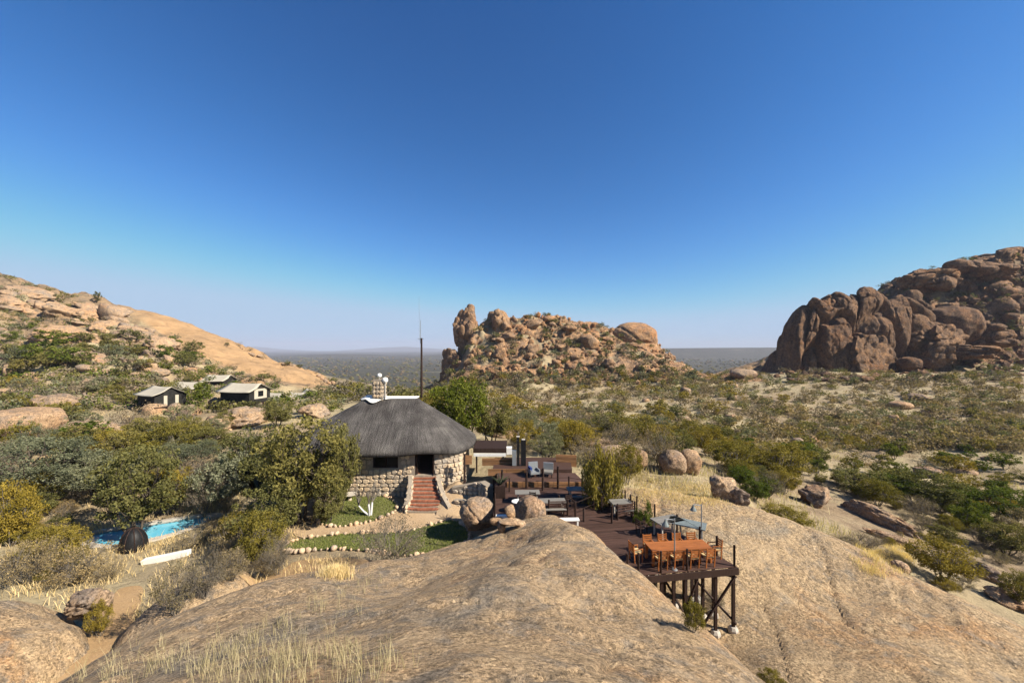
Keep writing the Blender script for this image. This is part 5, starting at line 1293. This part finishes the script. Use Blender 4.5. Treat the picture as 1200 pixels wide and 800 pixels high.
tent(257, 444, 95, 5.6, 4.2, -0.1, 'uppermost distant tent roof below the orange slab', 2.3, 0.5, simple=True)
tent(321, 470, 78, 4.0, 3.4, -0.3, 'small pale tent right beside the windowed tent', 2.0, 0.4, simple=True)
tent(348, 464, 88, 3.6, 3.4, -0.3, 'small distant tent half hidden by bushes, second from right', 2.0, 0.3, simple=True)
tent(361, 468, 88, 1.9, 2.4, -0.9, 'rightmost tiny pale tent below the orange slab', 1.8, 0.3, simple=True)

# ------------------------------------------------------------------ vegetation
def leaf_cloud(r, centers, rad, per, size, aspect=0.55, droop=0.0, flat=0.75):
    n = len(centers) * per; c = np.repeat(centers, per, 0)
    rr = np.repeat(rad if np.ndim(rad) else np.full(len(centers), rad), per)
    d = r.normal(size=(n, 3)); d /= np.linalg.norm(d, axis=1, keepdims=True); d *= (r.uniform(0.1, 1, n) ** 0.45 * rr)[:, None]; d[:, 2] *= flat
    if droop: d[:, 2] -= droop * r.uniform(0, 1, n) ** 1.5
    p = c + d
    a = r.normal(size=(n, 3)); a[:, 2] *= 0.7
    if droop: a = a * 0.5 + np.array([0, 0, -1.0])
    a /= np.linalg.norm(a, axis=1, keepdims=True); b = np.cross(a, r.normal(size=(n, 3))); b /= np.linalg.norm(b, axis=1, keepdims=True) + 1e-9
    s = size * r.uniform(0.6, 1.35, n)[:, None]
    v = np.stack([p - a * s * 0.5, p + b * s * aspect * 0.5, p + a * s * 0.5, p - b * s * aspect * 0.5], 1).reshape(-1, 3)
    tone = np.clip(np.repeat(r.uniform(0, 1, len(centers)), per) * 0.45 + r.uniform(0, 1, n) * 0.55, 0, 1)
    return v, np.arange(n * 4).reshape(-1, 4), np.repeat(tone, 4)

def limb_tubes(paths, sides=4):
    V = []; Fc = []; b = 0
    for pts, radii in paths:
        pts = np.asarray(pts, float); m = len(pts)
        for i in range(m):
            d = pts[min(m - 1, i + 1)] - pts[max(0, i - 1)]; d = d / (np.linalg.norm(d) + 1e-9)
            u = np.cross(d, (0.3, 0.9, 0.2)); u /= np.linalg.norm(u) + 1e-9; w = np.cross(d, u)
            for k in range(sides):
                an = 2 * PI * k / sides; V.append(pts[i] + (u * math.cos(an) + w * math.sin(an)) * radii[i])
        for i in range(m - 1):
            for k in range(sides): Fc.append((b + i * sides + k, b + i * sides + (k + 1) % sides, b + (i + 1) * sides + (k + 1) % sides, b + (i + 1) * sides + k))
        b += m * sides
    return np.array(V), np.array(Fc)

KIND = {  # half width / height, crown centre height, half height, clumps, leaves per clump, clump radius, leaf size, trunk r, stems, flatness, leaf mat, bark, droop
    'olive':  (0.60, 0.50, 0.49, 135, 80, 0.100, 0.034, 0.020, 4, 0.75, 'olive', 'bark', 0),
    'acacia': (0.75, 0.58, 0.38, 140, 80, 0.105, 0.027, 0.022, 4, 0.5, 'acacia', 'bark', 0),
    'yellow': (0.62, 0.50, 0.48, 115, 85, 0.115, 0.034, 0.016, 5, 0.8, 'yellow', 'greybark', 0),
    'green':  (0.58, 0.54, 0.46, 130, 95, 0.12, 0.036, 0.022, 3, 0.8, 'green', 'bark', 0),
    'pale':   (0.60, 0.49, 0.48, 105, 80, 0.11, 0.040, 0.018, 4, 0.8, 'pale', 'greybark', 0),
    'willow': (0.52, 0.62, 0.36, 90, 100, 0.10, 0.036, 0.022, 4, 0.8, 'yellow', 'bark', 0.22),
    'dry':    (0.75, 0.46, 0.46, 90, 46, 0.14, 0.032, 0.010, 14, 0.8, 'dry', 'greybark', 0),
    'brown':  (0.75, 0.46, 0.46, 90, 44, 0.14, 0.028, 0.010, 14, 0.8, 'brown', 'greybark', 0),
}
def plant_meshes(kind, seed, lod):
    hw, zc, hh, K, per, cr, ls, tr, stems, flat, lm, bm_, droop = KIND[kind]; r = np.random.default_rng(seed)
    if lod == 1: K, per, ls, cr = K // 3, per // 3, ls * 2.4, cr * 1.3
    C = []
    lob = r.normal(size=(5, 3)); lob /= np.linalg.norm(lob, axis=1, keepdims=True); lob[:, 2] = np.abs(lob[:, 2])
    while len(C) < K:
        d = r.normal(size=3); d /= np.linalg.norm(d); q = r.uniform(0.25, 1) ** 0.5
        gain = 0.72 + 0.34 * max(0, (lob @ d).max()) ** 3
        p = d * q * gain; p = np.array([p[0] * hw, p[1] * hw, zc + p[2] * hh * (1.0 if p[2] > 0 else 0.9)])
        if p[2] > 0.08: C.append(p)
    C = np.array(C); v, f, tone = leaf_cloud(r, C, cr * r.uniform(0.6, 1.25, K), per, ls, 0.55, droop, flat)
    v[:, 2] = np.maximum(v[:, 2], 0.01)
    bases = [np.array([math.cos(2 * PI * k / stems) * tr * 1.6, math.sin(2 * PI * k / stems) * tr * 1.6, -0.04]) for k in range(stems)]
    forks = []; paths = []
    for k in range(stems):
        a = 2 * PI * (k + r.uniform(-.3, .3)) / stems; sp = hw * r.uniform(0.15, 0.4); fk = np.array([math.cos(a) * sp, math.sin(a) * sp, zc * r.uniform(0.45, 0.75)]); forks.append(fk)
        mid = (bases[k] + fk) / 2 + r.normal(size=3) * 0.02; paths.append(([bases[k], mid, fk], [tr, tr * 0.75, tr * 0.5]))
    nb = min(K, 70 if stems < 10 else K)
    for c in C[:nb]:
        fk = min(forks, key=lambda q: np.linalg.norm(q - c)); mid = (fk + c) / 2 + r.normal(size=3) * 0.03
        paths.append(([fk, mid, c], [tr * 0.42, tr * 0.28, tr * 0.12]))
        if stems >= 10 and lod == 0:
            for _ in range(4):
                e = c + r.normal(size=3) * 0.10; e[2] = max(e[2], 0.03); paths.append(([mid, (mid + e) / 2 + r.normal(size=3) * 0.015, e], [tr * 0.25, tr * 0.18, tr * 0.08]))
    bv, bf = limb_tubes(paths, 5 if lod == 0 else 3)
    return mesh_np('branches', bv, bf, True, [M[bm_]]), mesh_np('foliage', v, f, False, [M[lm]], {'tone': tone})

PLANTS = {}
def plant_data(kind, var, lod):
    if (kind, var, lod) not in PLANTS: PLANTS[(kind, var, lod)] = plant_meshes(kind, 31 * var + 7 * sum(map(ord, kind)) + lod, lod)
    return PLANTS[(kind, var, lod)]

def plant(kind, x, y, h, w, label, group=None, lod=None, cat='bush', name='bush', z=None, tilt=0.05):
    """w = crown width in metres, h = height in metres"""
    D = math.hypot(x, y)
    if lod is None: lod = 0 if D < 70 else 1
    br, fo = plant_data(kind, R.randrange(3), lod); sx = w / (2 * KIND[kind][0] * 1.06)
    if kind in ('dry', 'brown') and name == 'bush': name = cat = 'shrub'
    root = thing(name, label, cat, (x, y, (surf(x, y) if z is None else z) - 0.05), R.uniform(0, 6.28), group)
    root.rotation_euler = (R.uniform(-tilt, tilt), R.uniform(-tilt, tilt), R.uniform(0, 6.28)); root.scale = (sx, sx, h / (KIND[kind][1] + KIND[kind][2]))
    link('trunk' if name == 'tree' else 'branches', br, root); link('crown' if name == 'tree' else 'foliage', fo, root)
    return root

def ppix(kind, px, top, bot, w, label, D=None, **kw):
    """plant whose crown shows between photo rows top and bot, w columns wide; it stands at depth D or where row bot meets the ground"""
    if D is None: p = hit(px, bot); D = p.y
    x = (px - 600) * D / F; zt = CZ - (top - HY) * D / F; g = surf(x, D)
    return plant(kind, x, D, max(0.4, zt - g), w * D / F, label, **kw)

T = dict(name='tree', cat='tree')
for a in [
    ('olive', 352, 488, 640, 128, 'large dense olive green tree directly left of the thatched lodge', 29.5, T),
    ('olive', 318, 560, 655, 84, 'low olive bush skirting the left foot of the big tree', 27.0, {}),
    ('olive', 384, 560, 625, 50, 'low olive bush skirting the right foot of the big tree', 29.0, {}),
    ('olive', 300, 494, 600, 80, 'olive green tree behind left of the big tree by the lodge', 36, T),
    ('olive', 398, 500, 600, 46, 'narrow olive tree top touching the lodge thatch on its left', 30.6, T),
    ('pale', 262, 527, 610, 74, 'round pale sage bush with whitish leaves in the tree belt', 34, {}),
    ('acacia', 45, 506, 620, 150, 'wide grey green thorn tree at the left edge', 35, T),
    ('acacia', 118, 530, 620, 100, 'grey green thorn tree right of the widest one', 34, T),
    ('olive', 160, 522, 640, 104, 'dark trunked tree standing over the pool', 29.5, T),
    ('yellow', 205, 494, 580, 84, 'yellow green dome shaped bush in the middle of the tree belt', 43, {}),
    ('green', 96, 492, 530, 52, 'fresh green bush below the low rock slab at the left', 47, {}),
    ('yellow', 12, 560, 660, 62, 'yellow orange bush at the left picture edge', 27, {}),
    ('olive', 245, 500, 560, 60, 'dull olive bush behind the pale sage bush', 44, {}),
    ('olive', 150, 505, 560, 70, 'muted green bush behind the pool tree', 42, {}),
    ('yellow', 195, 545, 605, 60, 'light olive bush right of the pool tree crown', 33, {}),
    ('brown', 240, 545, 600, 50, 'grey brown thicket left under the pale sage bush', 33, {}),
    ('dry', 32, 628, 712, 76, 'straw coloured shrub at the lower left near the picture edge', 22, {}),
    ('dry', 92, 640, 712, 84, 'straw coloured shrub just in front of the pool', 22.5, {}),
    ('yellow', 60, 612, 680, 70, 'yellowish shrub left of the pool end', 25, {}),
    ('dry', 130, 655, 690, 40, 'small straw shrub beside the bend of the orange path', 23, {}),
    ('brown', 105, 680, 738, 40, 'dark twiggy shrub at the crack of the left rock', 18.3, {}),
    ('yellow', 118, 700, 738, 26, 'small yellow green shrub on the path verge', 17.6, {}),
    ('dry', 205, 655, 738, 62, 'dry twiggy shrub left on the rock mound right of the path', 17.0, {}),
    ('brown', 240, 648, 726, 60, 'grey twiggy shrub in the middle of the rock mound', 18.0, {}),
    ('dry', 272, 640, 706, 50, 'dry shrub at the right end of the rock mound', 19.5, {}),
    ('yellow', 305, 598, 676, 66, 'yellow brown small leaved bush left of the lawns', 23.5, {}),
    ('dry', 275, 608, 660, 60, 'straw shrub behind the yellow brown bush left of the lawns', 25.5, {}),
    ('brown', 325, 625, 686, 40, 'leafless dark shrub in front of the big olive tree', 21.5, {}),
    ('dry', 235, 615, 640, 60, 'low dry straw bush beyond the white beam', 27.5, {}),
    ('brown', 458, 603, 678, 92, 'leafless grey bush standing on the rock below the long lawn', 21.3, {}),
    ('green', 540, 440, 525, 84, 'bright green tree right behind the thatch', 46, T),
    ('olive', 575, 462, 530, 66, 'mid green tree between the lodge and the pale upright boulder', 47, T),
    ('yellow', 505, 458, 500, 50, 'yellow green bush behind the right end of the ridge', 55, {}),
    ('yellow', 470, 462, 490, 40, 'yellow green bush just behind the chimney', 60, {}),
    ('willow', 708, 518, 600, 50, 'weeping yellow green tree growing through the deck', 26.2, T),
    ('yellow', 735, 520, 570, 44, 'olive bush right behind the weeping tree', 34, {}),
    ('acacia', 640, 492, 550, 74, 'grey green bush behind the terrace', 46, {}),
    ('brown', 612, 510, 552, 46, 'grey brown thicket behind the black pillars', 43, {}),
    ('yellow', 680, 498, 555, 60, 'olive thicket behind the weeping tree', 44, {}),
    ('olive', 712, 484, 530, 76, 'dark olive thicket above the rounded tan boulder', 52, {}),
    ('green', 753, 590, 614, 30, 'small green shrub beside the deck railing', 23.6, {}),
    ('green', 1158, 572, 634, 76, 'bright green tree in the right bushland near the picture edge', 41, T),
    ('olive', 1078, 550, 630, 84, 'dark green bush left of the bright green tree', 42, {}),
    ('olive', 1010, 548, 600, 80, 'dark olive bush behind the long rock rib', 44, {}),
    ('yellow', 918, 518, 575, 84, 'broad yellow olive bush rising over the top of the dark square boulder', 46, {}),
    ('yellow', 858, 515, 570, 70, 'yellow olive bush left behind the dark square boulder', 46, {}),
    ('brown', 900, 552, 586, 52, 'grey brown bush right of the dark square boulder', 37, {}),
    ('yellow', 922, 592, 640, 56, 'yellow olive shrub in front of the jagged dark rock', 31, {}),
    ('brown', 1010, 622, 664, 44, 'rounded grey shrub by the slab rim', 28, {}),
    ('yellow', 1105, 630, 690, 74, 'tall thin leaved shrub on the slab rim', 26.5, {}),
    ('olive', 1180, 612, 690, 60, 'dark bush at the right edge behind the rock rib', 33, {}),
    ('olive', 1190, 668, 720, 40, 'shaded bush low at the right picture edge', 25.5, {}),
    ('dry', 985, 628, 662, 44, 'pale straw shrub along the slab rim', 28.5, {}),
    ('brown', 838, 688, 712, 28, 'twiggy shrub under the deck between the stilts', None, {}),
    ('yellow', 812, 700, 740, 34, 'grey green shrub at the foot of the deck stilts', None, {}),
    ('yellow', 905, 780, 806, 30, 'small shrub in the gully at the lower picture edge', None, {}),
    ('green', 236, 446, 474, 30, 'dark green bush between the two near tents', 72, {}),
    ('green', 267, 462, 480, 20, 'dark green bush at the corner of the windowed tent', 69, {}),
    ('green', 55, 398, 424, 44, 'dark green bush in the lower hillside thicket', None, {}),
    ('olive', 113, 340, 348, 10, 'small dark tree on the left skyline', 158, {}),
]:
    k, px, t, b, w, lab, D, kw = a; ppix(k, px, t, b, w, lab, D, **kw)

def white_tree():
    c = hit(433, 606); root = thing('whitewashed_tree', 'bare little tree with whitewashed trunk on the upper lawn', 'tree', c); r = np.random.default_rng(5)
    low = [([(0, 0, -0.1), (0.02, 0, 0.5), (-0.08, 0, 1.05)], [0.13, 0.11, 0.085]), ([(0.05, 0, -0.1), (0.14, 0, 0.6), (0.2, 0, 1.2)], [0.12, 0.10, 0.08]), ([(0, 0, 0.15), (-0.45, -0.05, 0.5), (-0.8, -0.1, 0.95)], [0.09, 0.07, 0.05])]
    v, f = limb_tubes(low, 8); link('trunk', mesh_np('trunk', v, f, True, [M['whitebark']]), root)
    tips = [(-0.08, 0, 1.05), (0.2, 0, 1.2), (-0.8, -0.1, 0.95)]; P = []
    for t in tips:
        t = np.array(t)
        for _ in range(4):
            d = np.array([r.uniform(-.7, .7), r.uniform(-.5, .5), r.uniform(0.7, 1.5)]); m = t + d * 0.5 + r.normal(size=3) * 0.08; e = t + d; P.append(([t, m, e], [0.05, 0.035, 0.015]))
            for _ in range(3): q = e + r.normal(size=3) * 0.25 + (0, 0, 0.25); P.append(([m, (m + q) / 2, q], [0.02, 0.015, 0.006]))
    v, f = limb_tubes(P, 5); link('branch', mesh_np('branch', v, f, True, [M['greybark']]), root)
white_tree()

LODGE_BOX = (-22.5, -1.8, 29.5, 43)
def free(x, y, near_ok=False):
    if LODGE_BOX[0] < x < LODGE_BOX[1] and LODGE_BOX[2] < y < LODGE_BOX[3]: return False
    if -6 < x < 8 and 23 < y < 37: return False
    if -48 < x < 48 and y < 60 and on_rock(x, y) > 0.02: return False
    for p in (PATH_BUF, POOL_S, LAWN1, LAWN2, YARD):
        if inside(p, x, y)[0]: return False
    return True
PATH_BUF = [(PATH[0].x - 2, PATH[0].y - 5), (PATH[1].x - 1.4, PATH[1].y), (PATH[3].x - 1.2, PATH[3].y + 0.5), (PATH[3].x + 1.4, PATH[3].y + 0.5), (PATH[1].x + 1.8, PATH[1].y), (PATH[0].x + 2.4, PATH[0].y - 5)]
YARD = [(-16, 28.2), (-12.5, 29.8), (-6, 31.6), (-0.9, 25.6), (-3.2, 24.2), (-13, 26.0)]
TENTS = [(c.x, c.y) for c in (W(190, 476, 70), W(288, 473, 70), W(222, 452, 86), W(257, 444, 95), W(321, 470, 78), W(348, 464, 88))]

WORDS = {'olive': 'olive green', 'acacia': 'grey green', 'yellow': 'yellow olive', 'green': 'fresh green', 'pale': 'pale sage', 'dry': 'dry straw coloured', 'brown': 'grey brown twiggy'}
def scatter(n, pxr, pyr, kinds, hrange, where, group, dmin=0.0, cond=None, thr=-0.35, tentgap=5.0, seed=0):
    k = tries = 0; placed = []
    while k < n and tries < n * 25:
        tries += 1
        px, py = R.uniform(*pxr), R.uniform(*pyr); p = hit(px, py)
        if p.y > 330 or p.y < 12 or not free(p.x, p.y) or (cond and not cond(px, py, p)): continue
        if any(math.hypot(p.x - a, p.y - b) < tentgap for a, b in TENTS): continue
        if float(fbm2(np.array([p.x]), np.array([p.y]), 0.05, 2, 90 + seed)[0]) < thr: continue
        if dmin and any((p.x - a) ** 2 + (p.y - b) ** 2 < dmin ** 2 for a, b in placed): continue
        kd = R.choice(kinds); h = R.uniform(*hrange); w = h * R.uniform(1.1, 1.9)
        o = plant(kd, p.x, p.y, h, w, f'{WORDS[kd]} bush {where}', group); AUTO.append((o, f"{WORDS[kd]} {'shrub' if kd in ('dry', 'brown') else 'bush'}", px, py)); placed.append((p.x, p.y)); k += 1
scatter(46, (0, 400), (490, 575), ['olive', 'acacia', 'yellow', 'olive', 'acacia', 'brown'], (2.6, 4.2), 'in the tree belt below the tents', 'bushes in the tree belt', 2.0, thr=-1)
scatter(30, (0, 330), (600, 700), ['dry', 'yellow', 'dry', 'brown'], (0.8, 1.7), 'on the dry bank round the pool', 'bushes on the dry bank', 0.9, thr=-1, cond=lambda px, py, p: not (95 < px < 240 and 600 < py < 700))
scatter(34, (0, 390), (446, 488), ['olive', 'brown', 'acacia', 'brown', 'yellow'], (1.8, 3.2), 'round the tents on the left slope', 'bushes round the tents', 2.0, thr=-1, tentgap=5.5)
left_top = lambda px: float(np.interp(px, [0, 100, 200, 300, 400], [322, 350, 380, 415, 458]))
scatter(12, (262, 400), (402, 456), ['olive', 'brown', 'brown'], (1.2, 2.4), 'along the top edge of the orange slab', 'bushes along the orange slab', 2.0, thr=-1, cond=lambda px, py, p: abs(py - np.interp(px, [262, 330, 400], [405, 424, 453])) < 4)
scatter(36, (0, 230), (398, 444), ['green', 'olive', 'acacia', 'olive'], (3.0, 5.2), 'in the thicket of the lower left hillside', 'bushes on the lower left hillside', 2.5, thr=-1)
scatter(40, (600, 860), (478, 550), ['olive', 'yellow', 'acacia', 'brown', 'yellow', 'olive'], (2.6, 4.4), 'in the bushland between the deck and the central koppie', 'bushes below the central koppie', 2.2, thr=-1)
rib_y = lambda px: 575 + (px - 950) * 0.44
scatter(96, (860, 1200), (524, 650), ['olive', 'yellow', 'green', 'olive', 'dry', 'yellow', 'brown', 'green'], (1.3, 2.9), 'in the bushland right of the slab', 'bushes right of the slab', 1.8, thr=-1, cond=lambda px, py, p: not (930 < px < 1115 and -6 < py - rib_y(px) < 48))
scatter(34, (940, 1200), (596, 705), ['brown', 'dry', 'yellow'], (0.6, 1.2), 'along the lower rim of the slab', 'low shrubs along the slab rim', 1.0, thr=-1)
scatter(28, (0, 330), (560, 640), ['olive', 'yellow', 'dry', 'yellow', 'acacia', 'brown'], (1.2, 2.6), 'at the front of the tree belt', 'bushes at the front of the tree belt', 1.2, thr=-1, cond=lambda px, py, p: not (95 < px < 250 and 585 < py))
scatter(44, (840, 1200), (470, 530), ['brown', 'olive', 'brown', 'acacia', 'yellow', 'dry'], (1.4, 3.0), 'in the middle of the right bushland', 'bushes in the right bushland', 2.2, thr=-0.8)

def bush_mass(name, pts, size, mats, nleaf, seed):
    """a mass of far bushes too many and small to count: one mesh of leaf clumps"""
    r = np.random.default_rng(seed); n = len(pts); s = size * r.uniform(0.5, 1.3, n)
    m = 4; c = np.repeat(pts, m, 0); ss = np.repeat(s, m); c = c + r.normal(size=c.shape) * (ss * 0.32)[:, None] * np.array([1, 1, 0.35]); c[:, 2] += ss * 0.42
    v, f, tone = leaf_cloud(r, c, ss * 0.46, nleaf, 1.0, 0.6, 0, 0.75)
    q = v.reshape(-1, 4, 3); ctr = q.mean(1, keepdims=True); k = np.repeat(ss, nleaf)[:, None, None] * 0.20; v = (ctr + (q - ctr) * k).reshape(-1, 3)
    mi = np.repeat(r.integers(0, len(mats), n), m * nleaf)
    return tag(link(name, mesh_np(name, v, f, False, [M[x] for x in mats], {'tone': tone}, mi)), kind='stuff')

def sample_region(n, pxr, pyr, cond=None, maxD=420):
    out = []
    while len(out) < n:
        px = rng.uniform(*pxr); py = rng.uniform(*pyr); p = hit(px, py)
        if p.y < maxD and free(p.x, p.y) and (cond is None or cond(px, py, p)): out.append(tuple(p))
        else: n -= 0.34
    return np.array(out)
bush_mass('distant_scrub', sample_region(1500, (530, 1200), (438, 530), lambda a, b, p: p.y > 60), 2.0, ['brown', 'olive', 'brown', 'brown', 'dry', 'acacia', 'dry'], 30, 1)
bush_mass('slope_scrub', sample_region(170, (385, 545), (438, 474), lambda a, b, p: 60 < p.y < 400), 2.6, ['yellow', 'olive', 'brown', 'olive'], 34, 9)
bush_mass('footslope_scrub', sample_region(330, (515, 860), (436, 470), lambda a, b, p: p.y > 90), 2.3, ['brown', 'olive', 'brown', 'acacia', 'yellow'], 32, 12)
bush_mass('koppie_scrub', sample_region(1000, (520, 1200), (300, 452), lambda a, b, p: 120 < p.y < 330), 2.6, ['olive', 'brown', 'acacia', 'olive'], 30, 2)
bush_mass('hillside_scrub', sample_region(800, (0, 400), (325, 485), lambda px, py, p: 55 < p.y < 330 and py > left_top(px) + 2 and (py > left_top(px) + (np.interp(px, [90, 150, 200, 400], [2, 18, 34, 14])))), 2.0, ['olive', 'brown', 'acacia', 'green', 'olive'], 30, 3)
def plain_scrub():
    n = 9000; y = 420 * (3200 / 420) ** rng.uniform(0, 1, n); x = y * rng.uniform(-1.5, 1.5, n)
    k = fbm2(x, y, 0.01, 3, 14) > -0.25; x, y = x[k], y[k]; z = ground(x, y)
    r = np.random.default_rng(3); s = 3.2 * r.uniform(0.6, 1.4, len(x)) * np.sqrt(y / 700)
    v, f = ICO[1]; V = (v[None] * (s[:, None, None] * np.array([1, 1, 0.6]))) * (1 + 0.25 * r.normal(size=(len(x), len(v), 1))) + np.stack([x, y, z + s * 0.25], 1)[:, None]
    Fc = f[None] + (np.arange(len(x)) * len(v))[:, None, None]
    tone = np.repeat(r.uniform(0, 0.3, len(x)), len(v))
    tag(link('plain_bushes', mesh_np('plain_bushes', V.reshape(-1, 3), Fc.reshape(-1, 3), False, [M['acacia'], M['olive'], M['brown']], {'tone': tone}, np.repeat(r.integers(0, 3, len(x)), len(f)))), kind='stuff')
plain_scrub()

# rubble on the koppies and in the bushland, too small to pick apart
def rubble(name, pts, s0, s1, mat, seed):
    r = np.random.default_rng(seed); v, f = ICO[1]; n = len(pts); s = r.uniform(s0, s1, n) ** 1.0
    V = v[None] * s[:, None, None] * r.uniform(0.6, 1.2, (n, 1, 3)) * (1 + 0.16 * r.normal(size=(n, len(v), 1))) + pts[:, None] + np.array([0, 0, 0.1])
    tag(link(name, mesh_np(name, V.reshape(-1, 3), (f[None] + (np.arange(n) * len(v))[:, None, None]).reshape(-1, 3), False, [M[mat]])), kind='stuff')
rubble('koppie_rubble', sample_region(500, (520, 800), (362, 450), lambda a, b, p: 120 < p.y < 260), 0.4, 1.5, 'cliff', 1)
rubble('scree_rubble', sample_region(500, (900, 1200), (310, 450), lambda a, b, p: 120 < p.y < 330), 0.5, 2.2, 'redcliff', 2)
rubble('hillside_rubble', sample_region(300, (0, 330), (325, 470), lambda a, b, p: p.y > 60 and b > np.interp(a, [100, 165, 240, 290, 350], [340, 376, 424, 444, 460])), 0.3, 1.2, 'rock', 3)

# ------------------------------------------------------------------ grasses
def tufts(name, centers, per, spread, h, w, lean, mat):
    c = np.repeat(centers, per, 0); c = c + np.column_stack([rng.normal(0, spread, (len(c), 2)), np.zeros(len(c))])
    c[:, 2] = LK().ev(c[:, 0], c[:, 1]); return blades(name, c, h, w, lean, mat)
fg = []
for k in range(46):
    t = R.random(); q = hit(440 - 175 * t + R.gauss(0, 5), 684 + 88 * t ** 1.2 + R.gauss(0, 4)); fg.append((q.x, q.y, q.z)); fg.append((q.x + .03, q.y, q.z))
for px, py, n in ((110, 790, 40), (200, 785, 60), (270, 775, 60), (330, 770, 70), (390, 775, 60), (430, 780, 40), (350, 735, 18), (370, 715, 16), (165, 770, 20), (300, 795, 60), (395, 690, 14), (645, 650, 3)):
    for _ in range(n):
        q = hit(px + R.gauss(0, 34), min(830, py + R.gauss(4, 14))); fg.append((q.x, q.y, q.z))
tufts('foreground_grass', np.array(fg)[::2], 6, 0.05, 0.40, 0.006, 0.4, M['straw'])
pts = sample_region(260, (745, 845), (566, 596)) if False else np.array([tuple(hit(R.uniform(742, 850), R.uniform(568, 590))) for _ in range(150)])
tufts('slab_grass', pts, 34, 0.5, 0.20, 0.02, 0.5, M['straw'])
yg = np.array([tuple(hit(R.gauss(396, 7), R.gauss(672, 4))) for _ in range(14)] + [tuple(hit(R.gauss(1045, 22), R.gauss(655, 8))) for _ in range(60)])
tufts('tuft_grass', yg, 70, 0.22, 0.32, 0.016, 0.5, M['straw'])
mid = sample_region(700, (600, 1200), (455, 680), lambda a, b, p: p.y < 110 and float(fbm2(np.array([p.x]), np.array([p.y]), 0.09, 3, 33)[0]) > -0.05)
tufts('valley_grass', mid, 34, 0.9, 0.55, 0.05, 0.6, M['straw'])
lg = sample_region(360, (0, 400), (470, 720), lambda a, b, p: p.y < 80)
tufts('bank_grass', lg, 34, 0.5, 0.42, 0.03, 0.6, M['straw'])

# ------------------------------------------------------------------ labels of the many: what each stands beside
MARKS = [(76, 390, 'the large reddish hillside ledge'), (75, 366, 'the big square hillside rock'), (106, 420, 'the long pale hillside ledge'), (190, 462, 'the nearer cream roofed tent'), (288, 458, 'the windowed tent'),
         (222, 442, 'the far tent roof'), (257, 433, 'the uppermost tent roof'), (330, 435, 'the orange slab'), (30, 495, 'the big pinkish boulder'), (98, 505, 'the low left rock slab'), (205, 485, 'the row of boulders'),
         (287, 490, 'the smooth pale slab'), (368, 482, 'the pink rock dome'), (262, 560, 'the pale sage bush'), (45, 560, 'the wide thorn tree'), (350, 560, 'the big olive tree'), (160, 570, 'the pool tree'), (150, 628, 'the pool'),
         (195, 655, 'the white beam'), (110, 740, 'the orange path'), (160, 395, 'the overhanging ledge'), (12, 356, 'the pale rock at the left edge'), (205, 535, 'the yellow green dome bush'), (549, 390, 'the rock spire'), (592, 388, 'the broad orange crag'), (741, 390, 'the koppie dome'),
         (690, 431, 'the pinkish koppie face'), (757, 425, 'the long pink slab'), (668, 397, 'the koppie shelf'), (630, 433, 'the pale low koppie rock'), (531, 431, 'the dark left crag'), (590, 513, 'the pale upright boulder'), (706, 555, 'the weeping tree'), (722, 540, 'the rounded tan boulder'),
         (800, 543, 'the split boulder'), (850, 575, 'the dark square boulder'), (1010, 605, 'the long rock rib'), (958, 580, 'the jagged dark rock'), (1158, 600, 'the bright green tree'), (1078, 590, 'the dark green bush'),
         (1054, 664, 'the round rim boulder'), (953, 400, 'the leftmost cliff pillar'), (1023, 375, 'the tallest cliff pillar'), (1070, 370, 'the boulder stack'), (1112, 385, 'the smooth brown dome'), (1150, 320, 'the summit block'),
         (1180, 356, 'the tan rock face'), (870, 438, 'the lone dark boulder'), (1055, 475, 'the round dark bushland boulder'), (1090, 554, 'the pale flat bushland rock'), (1130, 552, 'the dark bushland stones'), (918, 545, 'the yellow olive bush'), (990, 438, 'the cliff foot')]
def relabel():
    by = {}
    for o, noun, px, py in AUTO:
        mx, my, nm = min(MARKS, key=lambda m: (m[0] - px) ** 2 + ((m[1] - py) * 1.6) ** 2); dx, dy = px - mx, (py - my) * 1.6
        rel = ('right of' if dx > 0 else 'left of') if abs(dx) > 2 * abs(dy) else (('behind' if dy < 0 else 'in front of') if abs(dy) > 2 * abs(dx) else (('behind right of' if dx > 0 else 'behind left of') if dy < 0 else ('in front right of' if dx > 0 else 'in front left of')))
        by.setdefault((noun, f'{rel} {nm}'), []).append((px, o))
    word = ['leftmost', 'second', 'third', 'fourth', 'fifth', 'sixth', 'seventh', 'eighth', 'ninth', 'tenth', 'eleventh', 'twelfth']; num = ['', 'one', 'two', 'three', 'four', 'five', 'six', 'seven', 'eight', 'nine', 'ten', 'eleven', 'twelve']
    for (noun, where), L in by.items():
        L.sort(key=lambda q: q[0])
        for i, (_, o) in enumerate(L):
            if len(L) == 1: o['label'] = f'{noun} {where}'
            elif i == len(L) - 1: o['label'] = f'rightmost {noun} {where}'
            else: o['label'] = f'{word[min(i, 11)]}{"" if i == 0 else " from left"} {noun} {where}'
relabel()

# ------------------------------------------------------------------ haze
def haze():
    x0, x1, y0, y1, z0, z1 = -14000, 14000, -200, 14000, -75, 240
    me = MB().box(((x0 + x1) / 2, (y0 + y1) / 2, (z0 + z1) / 2), (x1 - x0, y1 - y0, z1 - z0))
    mt = bpy.data.materials.new('haze_air'); mt.use_nodes = True; t = mt.node_tree; t.nodes.remove(t.nodes['Principled BSDF'])
    vol = t.nodes.new('ShaderNodeVolumePrincipled'); vol.inputs['Color'].default_value = (0.58, 0.62, 0.76, 1); vol.inputs['Density'].default_value = 0.000115; vol.inputs['Anisotropy'].default_value = 0.0
    t.links.new(vol.outputs[0], t.nodes['Material Output'].inputs['Volume'])
    tag(me.build('haze', mt), kind='stuff')
haze()
